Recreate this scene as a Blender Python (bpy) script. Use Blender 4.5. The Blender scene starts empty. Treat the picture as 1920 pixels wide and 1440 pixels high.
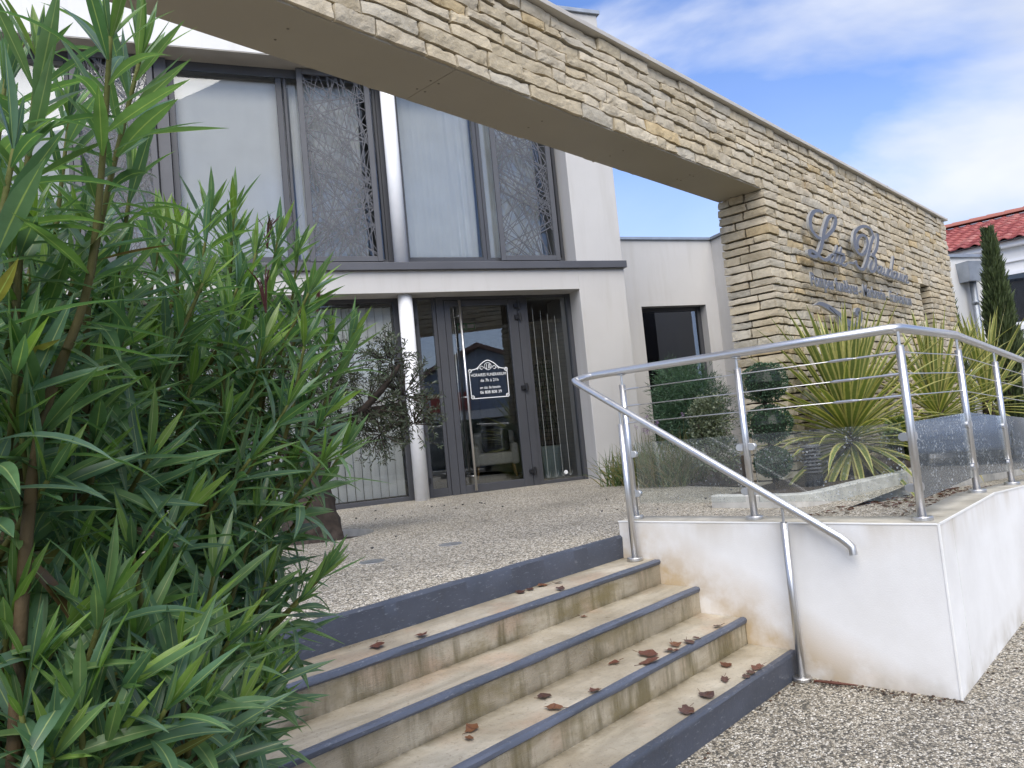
import bpy, bmesh, math, random
from mathutils import Vector, Matrix, noise

# ------------------------------------------------------------------ scene, camera, sky, sun
SC = bpy.context.scene
COL = SC.collection
R = math.radians
cam_d = bpy.data.cameras.new('camera')
cam = bpy.data.objects.new('camera', cam_d)
COL.objects.link(cam)
cam_d.sensor_width = 36.0
cam_d.lens = 26.427
cam_d.clip_start = 0.05
cam_d.clip_end = 2000
YAW, PITCH, ROLL = R(43.131), R(3.942), R(5.537)
fwd = Vector((math.cos(PITCH) * math.cos(YAW), math.cos(PITCH) * math.sin(YAW), math.sin(PITCH)))
rgt = Vector((math.sin(YAW), -math.cos(YAW), 0))
dwn = fwd.cross(rgt)
r2 = rgt * math.cos(ROLL) + dwn * math.sin(ROLL)
d2 = -rgt * math.sin(ROLL) + dwn * math.cos(ROLL)
cam.matrix_world = Matrix(((r2.x, -d2.x, -fwd.x, 0), (r2.y, -d2.y, -fwd.y, 0), (r2.z, -d2.z, -fwd.z, 1.5), (0, 0, 0, 1)))
SC.camera = cam

SUN_EL, SUN_AZ = R(50), R(224)       # azimuth of the sun measured from +X towards +Y
w = bpy.data.worlds.new('World')
SC.world = w
w.use_nodes = True
nt = w.node_tree
nt.nodes.clear()
def N(t, ty, **kw):
    n = t.nodes.new(ty)
    for k, v in kw.items():
        if k == 'inp':
            for kk, vv in v.items():
                n.inputs[kk].default_value = vv
        else:
            setattr(n, k, v)
    return n
def ramp(t, stops, interp='LINEAR'):
    n = t.nodes.new('ShaderNodeValToRGB')
    e = n.color_ramp.elements
    n.color_ramp.interpolation = interp
    while len(e) < len(stops):
        e.new(0.5)
    for i, (p, c) in enumerate(stops):
        e[i].position = p
        e[i].color = tuple(c) + (1,) if len(c) == 3 else c
    return n
L = nt.links.new
sky = N(nt, 'ShaderNodeTexSky', sky_type='NISHITA', sun_disc=False, sun_elevation=SUN_EL, sun_rotation=R(90) - SUN_AZ, air_density=1.0, dust_density=0.15, ozone_density=2.0)
tc = N(nt, 'ShaderNodeTexCoord')
mp = N(nt, 'ShaderNodeMapping', inp={'Rotation': (0, 0, R(45)), 'Scale': (1.0, 1.0, 2.1), 'Location': (2.153, 1.968, 3.615)})
L(tc.outputs['Generated'], mp.inputs[0])
n1 = N(nt, 'ShaderNodeTexNoise', inp={'Scale': 1.55, 'Detail': 7.0, 'Roughness': 0.5, 'Distortion': 0.35})
L(mp.outputs[0], n1.inputs['Vector'])
n2 = N(nt, 'ShaderNodeTexNoise', inp={'Scale': 1.9, 'Detail': 5.0, 'Roughness': 0.5, 'Distortion': 0.2})
L(mp.outputs[0], n2.inputs['Vector'])
cov = ramp(nt, [(0.42, (0, 0, 0)), (0.62, (0.95, 0.95, 0.95))], 'EASE')
L(n1.outputs['Fac'], cov.inputs[0])
sep = N(nt, 'ShaderNodeSeparateXYZ')
L(tc.outputs['Generated'], sep.inputs[0])
hz = ramp(nt, [(0.0, (0.85, 0.85, 0.85)), (0.15, (0.62, 0.62, 0.62)), (0.32, (0.22, 0.22, 0.22)), (0.5, (0.08, 0.08, 0.08))])
L(sep.outputs['Z'], hz.inputs[0])
mx = N(nt, 'ShaderNodeMath', operation='MAXIMUM')
L(cov.outputs[0], mx.inputs[0]); L(hz.outputs[0], mx.inputs[1])
ccol = ramp(nt, [(0.34, (2.5, 2.7, 3.15)), (0.50, (3.2, 3.35, 3.7)), (0.68, (4.1, 4.15, 4.25))])
L(n2.outputs['Fac'], ccol.inputs[0])
tint = N(nt, 'ShaderNodeMixRGB', blend_type='MULTIPLY', inp={'Fac': 1.0, 'Color2': (0.36, 0.57, 0.88, 1)})
L(sky.outputs[0], tint.inputs['Color1'])
mixs = N(nt, 'ShaderNodeMixRGB', inp={'Fac': 0.5})
L(mx.outputs[0], mixs.inputs['Fac']); L(tint.outputs[0], mixs.inputs['Color1']); L(ccol.outputs[0], mixs.inputs['Color2'])
bg = N(nt, 'ShaderNodeBackground', inp={'Strength': 0.125})
L(mixs.outputs[0], bg.inputs['Color'])
wo = N(nt, 'ShaderNodeOutputWorld')
L(bg.outputs[0], wo.inputs[0])

sd = bpy.data.lights.new('sun', 'SUN')
sd.energy = 2.0
sd.angle = R(58)
sd.color = (1.0, 0.93, 0.82)
so = bpy.data.objects.new('sun', sd)
COL.objects.link(so)
sdir = Vector((math.cos(SUN_EL) * math.cos(SUN_AZ), math.cos(SUN_EL) * math.sin(SUN_AZ), math.sin(SUN_EL)))
so.rotation_euler = sdir.to_track_quat('Z', 'Y').to_euler()
so.location = sdir * 30
SC.view_settings.view_transform = 'Standard'
SC.view_settings.look = 'None'
SC.view_settings.exposure = 1.15
SC.view_settings.gamma = 1.0
SC.cycles.max_bounces = 6
SC.cycles.diffuse_bounces = 3
SC.cycles.glossy_bounces = 3
SC.cycles.transparent_max_bounces = 14
SC.cycles.use_adaptive_sampling = True
SC.cycles.adaptive_threshold = 0.02
SC.cycles.caustics_reflective = False
SC.cycles.caustics_refractive = False
SC.cycles.use_denoising = True

# ------------------------------------------------------------------ helpers
rnd = random.Random(11)
def U(a, b): return rnd.uniform(a, b)
class MB:
    def __init__(s):
        s.v = []; s.f = []; s.c = []; s.uv = []; s.mi = []
    def add(s, vs, fs, col=None, uvs=None, mi=0):
        o = len(s.v)
        s.v += [tuple(p) for p in vs]
        s.f += [tuple(i + o for i in f) for f in fs]
        s.c += [col if col else (1, 1, 1)] * len(vs)
        s.uv += list(uvs) if uvs else [(0.5, 0.5)] * len(vs)
        s.mi += [mi] * len(fs)
    def box(s, a, b, col=None, mi=0):
        x0, y0, z0 = a; x1, y1, z1 = b
        s.add([(x0, y0, z0), (x1, y0, z0), (x1, y1, z0), (x0, y1, z0), (x0, y0, z1), (x1, y0, z1), (x1, y1, z1), (x0, y1, z1)],
              [(0, 3, 2, 1), (4, 5, 6, 7), (0, 1, 5, 4), (1, 2, 6, 5), (2, 3, 7, 6), (3, 0, 4, 7)], col, None, mi)
    def prism(s, poly, z0, z1, col=None):
        n = len(poly)
        a = sum(poly[i][0] * poly[(i + 1) % n][1] - poly[(i + 1) % n][0] * poly[i][1] for i in range(n))
        if a < 0: poly = poly[::-1]
        f0 = (lambda p: z0) if not callable(z0) else z0
        f1 = (lambda p: z1) if not callable(z1) else z1
        s.add([(p[0], p[1], f0(p)) for p in poly] + [(p[0], p[1], f1(p)) for p in poly],
              [tuple(range(n))[::-1], tuple(range(n, 2 * n))] + [(i, (i + 1) % n, (i + 1) % n + n, i + n) for i in range(n)], col)
    def tube(s, pts, rad, seg=10, cap=True, col=None):
        pts = [Vector(p) for p in pts]
        n = len(pts)
        rs = rad if isinstance(rad, (list, tuple)) else [rad] * n
        vs = []; up = None
        for i, p in enumerate(pts):
            if i == 0: t = pts[1] - p
            elif i == n - 1: t = p - pts[i - 1]
            else: t = (pts[i + 1] - p).normalized() + (p - pts[i - 1]).normalized()
            t.normalize()
            if up is None:
                up = Vector((0, 0, 1)) if abs(t.z) < 0.9 else Vector((1, 0, 0))
            sx = t.cross(up).normalized(); up = sx.cross(t).normalized()
            for k in range(seg):
                a = 2 * math.pi * k / seg
                vs.append(p + (sx * math.cos(a) + up * math.sin(a)) * rs[i])
        fs = []
        for i in range(n - 1):
            for k in range(seg):
                k2 = (k + 1) % seg
                fs.append((i * seg + k, i * seg + k2, (i + 1) * seg + k2, (i + 1) * seg + k))
        if cap:
            fs.append(tuple(range(seg))[::-1]); fs.append(tuple(range((n - 1) * seg, n * seg)))
        s.add(vs, fs, col)
    def lathe(s, prof, seg=24, c=(0, 0, 0), col=None):
        vs = []; fs = []; n = len(prof)
        for r, z in prof:
            for k in range(seg):
                a = 2 * math.pi * k / seg
                vs.append((c[0] + r * math.cos(a), c[1] + r * math.sin(a), c[2] + z))
        for i in range(n - 1):
            for k in range(seg):
                k2 = (k + 1) % seg
                fs.append((i * seg + k, i * seg + k2, (i + 1) * seg + k2, (i + 1) * seg + k))
        fs.append(tuple(range(seg))[::-1]); fs.append(tuple(range((n - 1) * seg, n * seg)))
        s.add(vs, fs, col)
    def mesh(s, name, mats, smooth=False):
        me = bpy.data.meshes.new(name)
        me.from_pydata(s.v, [], s.f)
        for m in (mats if isinstance(mats, (list, tuple)) else [mats]):
            me.materials.append(m)
        at = me.color_attributes.new('col', 'FLOAT_COLOR', 'POINT')
        at.data.foreach_set('color', [x for c in s.c for x in (c[0], c[1], c[2], 1.0)])
        uvl = me.uv_layers.new(name='uv')
        li = [0] * len(me.loops)
        me.loops.foreach_get('vertex_index', li)
        uvl.data.foreach_set('uv', [x for i in li for x in s.uv[i]])
        if any(s.mi): me.polygons.foreach_set('material_index', s.mi)
        if smooth: me.polygons.foreach_set('use_smooth', [True] * len(me.polygons))
        me.update()
        return me
    def build(s, name, mat, parent=None, smooth=False, bevel=0, seg=2, auto=None):
        o = link(name, s.mesh(name, mat, smooth), parent)
        if bevel:
            m = o.modifiers.new('bevel', 'BEVEL'); m.width = bevel; m.segments = seg; m.limit_method = 'ANGLE'; m.angle_limit = R(40)
        return o
def link(name, me, parent=None):
    o = bpy.data.objects.new(name, me)
    COL.objects.link(o)
    if parent: o.parent = parent
    return o
def tag(o, label=None, cat=None, group=None, kind=None):
    if label: o['label'] = label
    if cat: o['category'] = cat
    if group: o['group'] = group
    if kind: o['kind'] = kind
    return o
def empty(name, loc=(0, 0, 0), rz=0, label=None, cat=None, group=None):
    o = bpy.data.objects.new(name, None)
    COL.objects.link(o)
    o.location = loc; o.rotation_euler = (0, 0, rz)
    o.empty_display_size = 0.1
    return tag(o, label, cat, group)
def box(name, a, b, mat, parent=None, bevel=0):
    m = MB(); m.box(a, b); return m.build(name, mat, parent, bevel=bevel)
def smooth_path(P, k=6, closed=False):
    P = [Vector(p) for p in P]; n = len(P); out = []
    for i in range(n - 1):
        p0 = P[max(i - 1, 0)]; p1 = P[i]; p2 = P[i + 1]; p3 = P[min(i + 2, n - 1)]
        for j in range(k):
            t = j / k
            out.append(0.5 * ((2 * p1) + (p2 - p0) * t + (2 * p0 - 5 * p1 + 4 * p2 - p3) * t * t + (3 * p1 - p0 - 3 * p2 + p3) * t ** 3))
    out.append(P[-1])
    return out

# ------------------------------------------------------------------ materials
def material(name):
    m = bpy.data.materials.new(name)
    m.use_nodes = True
    t = m.node_tree
    t.nodes.clear()
    out = N(t, 'ShaderNodeOutputMaterial')
    b = N(t, 'ShaderNodeBsdfPrincipled')
    t.links.new(b.outputs[0], out.inputs[0])
    return m, t, b, out
def pos(t, scale=(1, 1, 1), rot=(0, 0, 0)):
    g = N(t, 'ShaderNodeNewGeometry')
    mpn = N(t, 'ShaderNodeMapping', inp={'Scale': scale, 'Rotation': rot})
    t.links.new(g.outputs['Position'], mpn.inputs[0])
    return mpn.outputs[0]
def nz(t, vec, scale, detail=4, rough=0.55, dist=0):
    n = N(t, 'ShaderNodeTexNoise', inp={'Scale': scale, 'Detail': detail, 'Roughness': rough, 'Distortion': dist})
    t.links.new(vec, n.inputs['Vector'])
    return n.outputs['Fac']
def mixc(t, fac, a, b, blend='MIX'):
    n = N(t, 'ShaderNodeMixRGB', blend_type=blend)
    for i, x in ((0, fac), (1, a), (2, b)):
        if isinstance(x, (int, float)): n.inputs[i].default_value = x
        elif isinstance(x, tuple): n.inputs[i].default_value = x + (1,) if len(x) == 3 else x
        else: t.links.new(x, n.inputs[i])
    return n.outputs[0]
def rmp(t, src, stops, interp='LINEAR'):
    n = ramp(t, stops, interp); t.links.new(src, n.inputs[0]); return n.outputs[0]
def bump(t, b, h, strength=0.3, dist=0.01):
    n = N(t, 'ShaderNodeBump', inp={'Strength': strength, 'Distance': dist})
    t.links.new(h, n.inputs['Height']); t.links.new(n.outputs[0], b.inputs['Normal'])
def simple(name, col, rough=0.5, metal=0, var=0.12, sc=8, bmp=0, bsc=80, spec=0.5):
    m, t, b, o = material(name)
    p = pos(t)
    f = nz(t, p, sc, 5)
    lo = tuple(c * (1 - var) for c in col); hi = tuple(min(1, c * (1 + var)) for c in col)
    t.links.new(rmp(t, f, [(0.3, lo), (0.7, hi)]), b.inputs['Base Color'])
    b.inputs['Roughness'].default_value = rough
    b.inputs['Metallic'].default_value = metal
    b.inputs['Specular IOR Level'].default_value = spec
    if bmp: bump(t, b, nz(t, p, bsc, 3), bmp, 0.004)
    return m
def grey(v): return (v, v, v)

def m_render(name, col, stain=0.0):
    m, t, b, o = material(name)
    p = pos(t)
    c = rmp(t, nz(t, p, 1.3, 5), [(0.3, tuple(x * 0.93 for x in col)), (0.7, col)])
    streak = nz(t, pos(t, (3.2, 3.2, 0.35)), 2.0, 5, 0.6)
    c = mixc(t, rmp(t, streak, [(0.50, grey(0)), (0.78, grey(0.5))]), c, tuple(x * 0.8 for x in (col[0], col[1] * 0.98, col[2] * 0.93)))
    t.links.new(c, b.inputs['Base Color'])
    b.inputs['Roughness'].default_value = 0.9
    b.inputs['Specular IOR Level'].default_value = 0.2
    bump(t, b, nz(t, p, 170, 2), 0.25, 0.003)
    return m
M = {}
M['render'] = m_render('white_render', (0.55, 0.54, 0.525))
M['render_white'] = m_render('bright_render', (0.76, 0.76, 0.75))
M['trim_white'] = simple('white_trim', (0.82, 0.82, 0.80), 0.5, var=0.04)
M['column'] = simple('white_column_paint', (0.80, 0.81, 0.83), 0.75, var=0.05, sc=4)
M['anthracite'] = simple('anthracite_metal', (0.058, 0.060, 0.068), 0.42, var=0.06, sc=3)
M['anthracite_light'] = simple('anthracite_screen', (0.085, 0.087, 0.096), 0.45, var=0.08, sc=5)
M['sillgrey'] = simple('dark_grey_flashing', (0.085, 0.087, 0.097), 0.4, var=0.1, sc=2)
M['black'] = simple('black_plastic', (0.012, 0.012, 0.014), 0.4)
M['zinc'] = simple('zinc', (0.33, 0.36, 0.40), 0.42, 0.6, 0.12, 6)
M['cap'] = simple('coping_metal', (0.50, 0.47, 0.42), 0.45, 0.0, 0.08, 3)
M['soffit'] = simple('taupe_soffit_panel', (0.32, 0.285, 0.22), 0.5, var=0.06, sc=1.2)
M['screw'] = simple('screw', (0.16, 0.14, 0.11), 0.4, 0.6)
M['mortar'] = simple('wall_core', (0.05, 0.036, 0.024), 0.95)
M['letter'] = simple('brushed_letter', (0.115, 0.13, 0.165), 0.5, 0.1, 0.06, 12)
M['chrome'] = simple('letter_return', (0.42, 0.43, 0.44), 0.3, 0.4, 0.1, 20)

def m_steel():
    m, t, b, o = material('stainless_steel')
    p = pos(t, (1, 1, 1))
    f = nz(t, pos(t, (30, 30, 400)), 3, 2)
    t.links.new(rmp(t, f, [(0.3, grey(0.58)), (0.7, grey(0.66))]), b.inputs['Base Color'])
    b.inputs['Metallic'].default_value = 1.0
    t.links.new(rmp(t, nz(t, p, 3, 3), [(0.3, grey(0.34)), (0.75, grey(0.42))]), b.inputs['Roughness'])
    return m
M['steel'] = m_steel()

def m_pebble(name, k, dark, sc):
    m, t, b, o = material(name)
    p = pos(t, (1, 1, 1))
    wob = N(t, 'ShaderNodeTexNoise', inp={'Scale': 30.0, 'Detail': 2.0})
    t.links.new(p, wob.inputs['Vector'])
    va = N(t, 'ShaderNodeVectorMath', operation='MULTIPLY_ADD')
    t.links.new(wob.outputs['Color'], va.inputs[0]); va.inputs[1].default_value = (0.016, 0.016, 0.016); t.links.new(p, va.inputs[2])
    vo = N(t, 'ShaderNodeTexVoronoi', inp={'Scale': sc, 'Randomness': 1.0})
    t.links.new(va.outputs[0], vo.inputs['Vector'])
    ve = N(t, 'ShaderNodeTexVoronoi', feature='DISTANCE_TO_EDGE', inp={'Scale': sc, 'Randomness': 1.0})
    t.links.new(va.outputs[0], ve.inputs['Vector'])
    sp = N(t, 'ShaderNodeSeparateColor')
    t.links.new(vo.outputs['Color'], sp.inputs[0])
    c = rmp(t, sp.outputs[0], [(0.0, (0.05, 0.048, 0.045)), (0.14 + dark, (0.13, 0.125, 0.11)), (0.28 + dark, (0.31, 0.27, 0.21)), (0.5 + dark, (0.51, 0.455, 0.36)), (0.8, (0.66, 0.61, 0.51)), (1.0, (0.86, 0.82, 0.74))])
    c = mixc(t, rmp(t, ve.outputs['Distance'], [(0.02, grey(1)), (0.14, grey(0))]), c, (0.13, 0.115, 0.085))
    big = nz(t, p, 1.1, 5, 0.6)
    c = mixc(t, 1.0, c, rmp(t, big, [(0.3, grey(0.80 * k)), (0.62, grey(1.06 * k))]), 'MULTIPLY')
    t.links.new(c, b.inputs['Base Color'])
    t.links.new(rmp(t, big, [(0.3, grey(0.42)), (0.65, grey(0.8))]), b.inputs['Roughness'])
    b.inputs['Specular IOR Level'].default_value = 0.35
    bump(t, b, rmp(t, ve.outputs['Distance'], [(0.0, grey(0)), (0.3, grey(1))]), 0.6, 0.006)
    return m
M['pebble'] = m_pebble('terrace_aggregate', 1.18, 0.03, 92.0)
M['pebble_low'] = m_pebble('forecourt_aggregate', 1.0, 0.09, 92.0)

def m_step():
    m, t, b, o = material('weathered_step_stone')
    p = pos(t)
    a = nz(t, p, 2.2, 7, 0.62, 0.4)
    c = rmp(t, a, [(0.25, (0.27, 0.23, 0.17)), (0.40, (0.39, 0.34, 0.255)), (0.56, (0.49, 0.44, 0.345)), (0.78, (0.58, 0.54, 0.45))])
    pk = nz(t, pos(t, (1, 1, 1.5), (0, 0, 0.4)), 3.1, 4, 0.5)
    c = mixc(t, rmp(t, pk, [(0.55, grey(0)), (0.70, grey(0.5))]), c, (0.44, 0.30, 0.205))
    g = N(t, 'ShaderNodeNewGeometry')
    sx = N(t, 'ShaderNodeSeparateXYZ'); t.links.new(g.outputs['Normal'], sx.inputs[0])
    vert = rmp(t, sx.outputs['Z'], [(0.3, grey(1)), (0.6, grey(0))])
    st = nz(t, pos(t, (4.5, 1.0, 0.7)), 1.6, 6, 0.65)
    sm = N(t, 'ShaderNodeMath', operation='MULTIPLY'); t.links.new(vert, sm.inputs[0]); t.links.new(rmp(t, st, [(0.47, grey(0)), (0.62, grey(0.9))]), sm.inputs[1])
    c = mixc(t, sm.outputs[0], c, (0.13, 0.11, 0.055))
    mo = nz(t, pos(t, (1.2, 1.2, 3)), 1.7, 5, 0.6, 0.3)
    mm = N(t, 'ShaderNodeMath', operation='MULTIPLY'); t.links.new(vert, mm.inputs[0]); t.links.new(rmp(t, mo, [(0.50, grey(0)), (0.66, grey(0.8))]), mm.inputs[1])
    c = mixc(t, mm.outputs[0], c, (0.19, 0.155, 0.07))
    wet = nz(t, pos(t, (0.8, 3.0, 1)), 1.3, 6, 0.65, 0.8)
    c = mixc(t, rmp(t, wet, [(0.46, grey(0)), (0.62, grey(0.55))]), c, (0.24, 0.215, 0.165))
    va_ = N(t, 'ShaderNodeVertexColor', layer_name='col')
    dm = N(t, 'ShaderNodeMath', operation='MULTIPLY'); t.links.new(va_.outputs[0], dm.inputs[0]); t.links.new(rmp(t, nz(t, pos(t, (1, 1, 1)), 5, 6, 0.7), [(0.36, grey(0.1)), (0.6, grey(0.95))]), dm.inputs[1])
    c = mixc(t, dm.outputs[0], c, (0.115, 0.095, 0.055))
    spk = nz(t, p, 55, 3, 0.7)
    c = mixc(t, rmp(t, spk, [(0.57, grey(0)), (0.70, grey(0.6))]), c, (0.20, 0.165, 0.12))
    gm = nz(t, p, 9, 5, 0.7)
    c = mixc(t, rmp(t, gm, [(0.56, grey(0)), (0.75, grey(0.5))]), c, (0.24, 0.22, 0.17))
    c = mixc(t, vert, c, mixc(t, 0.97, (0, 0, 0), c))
    t.links.new(c, b.inputs['Base Color'])
    t.links.new(rmp(t, a, [(0.3, grey(0.24)), (0.62, grey(0.6))]), b.inputs['Roughness'])
    b.inputs['Specular IOR Level'].default_value = 0.4
    h = nz(t, pos(t, (6, 6, 60)), 4, 4, 0.7)
    bump(t, b, h, 0.5, 0.007)
    return m
M['step'] = m_step()
def m_greypaint(name, k):
    m, t, b, o = material(name)
    p = pos(t)
    c = rmp(t, nz(t, p, 3, 5), [(0.3, (0.050 * k, 0.060 * k, 0.082 * k)), (0.7, (0.078 * k, 0.090 * k, 0.124 * k))])
    sc = nz(t, pos(t, (5, 5, 16)), 5, 6, 0.75)
    c = mixc(t, rmp(t, sc, [(0.58, grey(0)), (0.70, grey(0.6))]), c, (0.27, 0.29, 0.33))
    dk = nz(t, p, 14, 5, 0.7)
    c = mixc(t, rmp(t, dk, [(0.58, grey(0)), (0.8, grey(0.5))]), c, (0.05, 0.05, 0.05))
    t.links.new(c, b.inputs['Base Color'])
    b.inputs['Roughness'].default_value = 0.45
    bump(t, b, nz(t, p, 60, 4), 0.3, 0.003)
    return m
M['greypaint'] = m_greypaint('blue_grey_step_paint', 0.9)
M['nosepaint'] = m_greypaint('worn_nosing_paint', 1.35)
def m_wallwhite():
    m, t, b, o = material('stained_white_wall')
    p = pos(t)
    base = rmp(t, nz(t, p, 2.0, 6, 0.6), [(0.3, (0.72, 0.715, 0.70)), (0.65, (0.82, 0.82, 0.815))])
    g = N(t, 'ShaderNodeNewGeometry'); s = N(t, 'ShaderNodeSeparateXYZ'); t.links.new(g.outputs['Position'], s.inputs[0])
    # brown run-off marks beside the steps and along the top and foot of the wall
    def lin(out, a, bb):
        n = N(t, 'ShaderNodeMapRange', inp={'From Min': a, 'From Max': bb}); t.links.new(out, n.inputs[0]); return n.outputs[0]
    def mul(a, bb):
        n = N(t, 'ShaderNodeMath', operation='MULTIPLY'); t.links.new(a, n.inputs[0]); t.links.new(bb, n.inputs[1]); return n.outputs[0]
    slope = N(t, 'ShaderNodeMath', operation='MULTIPLY_ADD'); t.links.new(s.outputs['Y'], slope.inputs[0]); slope.inputs[1].default_value = -0.55; t.links.new(s.outputs['Z'], slope.inputs[2])
    near = lin(slope.outputs[0], -0.60, -0.95)
    blot = nz(t, p, 3.4, 5, 0.6)
    f1 = mul(near, rmp(t, blot, [(0.34, grey(0.2)), (0.58, grey(1.0))]))
    c = mixc(t, f1, base, (0.50, 0.39, 0.25))
    foot = lin(s.outputs['Z'], 0.16, 0.0)
    c = mixc(t, mul(foot, rmp(t, nz(t, p, 6, 4), [(0.35, grey(0.0)), (0.7, grey(0.75))])), c, (0.42, 0.38, 0.31))
    top = lin(s.outputs['Z'], 0.66, 0.90)
    c = mixc(t, mul(top, rmp(t, nz(t, pos(t, (2, 2, 0.6)), 2.2, 5), [(0.38, grey(0)), (0.66, grey(0.8))])), c, (0.52, 0.47, 0.39))
    t.links.new(c, b.inputs['Base Color'])
    b.inputs['Roughness'].default_value = 0.85
    b.inputs['Specular IOR Level'].default_value = 0.25
    bump(t, b, nz(t, p, 130, 3), 0.3, 0.003)
    return m
M['wallwhite'] = m_wallwhite()
M['coping'] = simple('dirty_wall_top', (0.46, 0.43, 0.36), 0.5, var=0.3, sc=5, bmp=0.3)
M['concrete'] = simple('concrete_kerb', (0.47, 0.46, 0.43), 0.85, var=0.2, sc=9, bmp=0.35)
M['soil'] = simple('bark_mulch', (0.055, 0.04, 0.028), 0.95, var=0.6, sc=40, bmp=1.0, bsc=60)

def m_vcol(name, rough=0.85, b_s=0.5, bsc=45, spec=0.25, mult=1.0, stone=False):
    m, t, b, o = material(name)
    a = N(t, 'ShaderNodeVertexColor', layer_name='col')
    c = a.outputs[0]
    p = pos(t)
    if stone:
        f = nz(t, p, 9, 6, 0.65, 0.5)
        c = mixc(t, 1.0, c, rmp(t, f, [(0.25, (0.68, 0.65, 0.60)), (0.55, (1.0, 1.0, 1.0)), (0.8, (1.12, 1.10, 1.06))]), 'MULTIPLY')
        rust = nz(t, p, 2.6, 5, 0.6, 0.6)
        c = mixc(t, rmp(t, rust, [(0.62, grey(0)), (0.78, grey(0.4))]), c, (0.46, 0.30, 0.14))
        damp = nz(t, pos(t, (1, 1, 0.5)), 1.1, 4, 0.55)
        c = mixc(t, rmp(t, damp, [(0.50, grey(0)), (0.74, grey(0.25))]), c, (0.26, 0.23, 0.18))
    t.links.new(c, b.inputs['Base Color'])
    b.inputs['Roughness'].default_value = rough
    b.inputs['Specular IOR Level'].default_value = spec
    if b_s: bump(t, b, nz(t, p, bsc, 5, 0.65), b_s, 0.012)
    return m
M['stone'] = m_vcol('dry_ledge_stone', 0.9, 0.7, 42, stone=True)

def m_leaf(name, rough=0.38, rib=None, trans=0.22, stripe=None, spec=0.5):
    m, t, b, out = material(name)
    a = N(t, 'ShaderNodeVertexColor', layer_name='col')
    c = a.outputs[0]
    uvn = N(t, 'ShaderNodeUVMap', uv_map='uv')
    s = N(t, 'ShaderNodeSeparateXYZ'); t.links.new(uvn.outputs[0], s.inputs[0])
    d = N(t, 'ShaderNodeMath', operation='SUBTRACT'); t.links.new(s.outputs[0], d.inputs[0]); d.inputs[1].default_value = 0.5
    ab = N(t, 'ShaderNodeMath', operation='ABSOLUTE'); t.links.new(d.outputs[0], ab.inputs[0])
    if rib:
        c = mixc(t, rmp(t, ab.outputs[0], [(0.022, grey(1)), (0.05, grey(0))]), c, rib)
    if stripe:
        c = mixc(t, rmp(t, ab.outputs[0], [(0.24, grey(0)), (0.32, grey(1))]), c, stripe)
    p = pos(t)
    c = mixc(t, 1.0, c, rmp(t, nz(t, p, 35, 4), [(0.3, grey(0.8)), (0.7, grey(1.1))]), 'MULTIPLY')
    t.links.new(c, b.inputs['Base Color'])
    b.inputs['Roughness'].default_value = rough
    b.inputs['Specular IOR Level'].default_value = spec
    tr = N(t, 'ShaderNodeBsdfTranslucent')
    t.links.new(mixc(t, 1.0, c, (1.3, 1.5, 0.7), 'MULTIPLY'), tr.inputs[0])
    mxs = N(t, 'ShaderNodeMixShader', inp={0: trans})
    t.links.new(b.outputs[0], mxs.inputs[1]); t.links.new(tr.outputs[0], mxs.inputs[2])
    t.links.new(mxs.outputs[0], out.inputs[0])
    return m
M['oleander'] = m_leaf('oleander_leaf', 0.34, (0.32, 0.40, 0.17), 0.36)
M['yucca'] = m_leaf('variegated_leaf', 0.45, None, 0.2, (0.50, 0.46, 0.17))
M['leaf'] = m_leaf('small_leaf', 0.5, None, 0.15)
M['deadleaf'] = m_leaf('dead_leaf', 0.4, (0.10, 0.04, 0.02), 0.05)
M['stem'] = m_vcol('stem', 0.7, 0.3, 60)
M['deadtwig'] = simple('dead_twig', (0.11, 0.04, 0.025), 0.8)
M['bark'] = simple('bark', (0.048, 0.036, 0.028), 0.95, var=0.5, sc=14, bmp=1.0, bsc=30)

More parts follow.
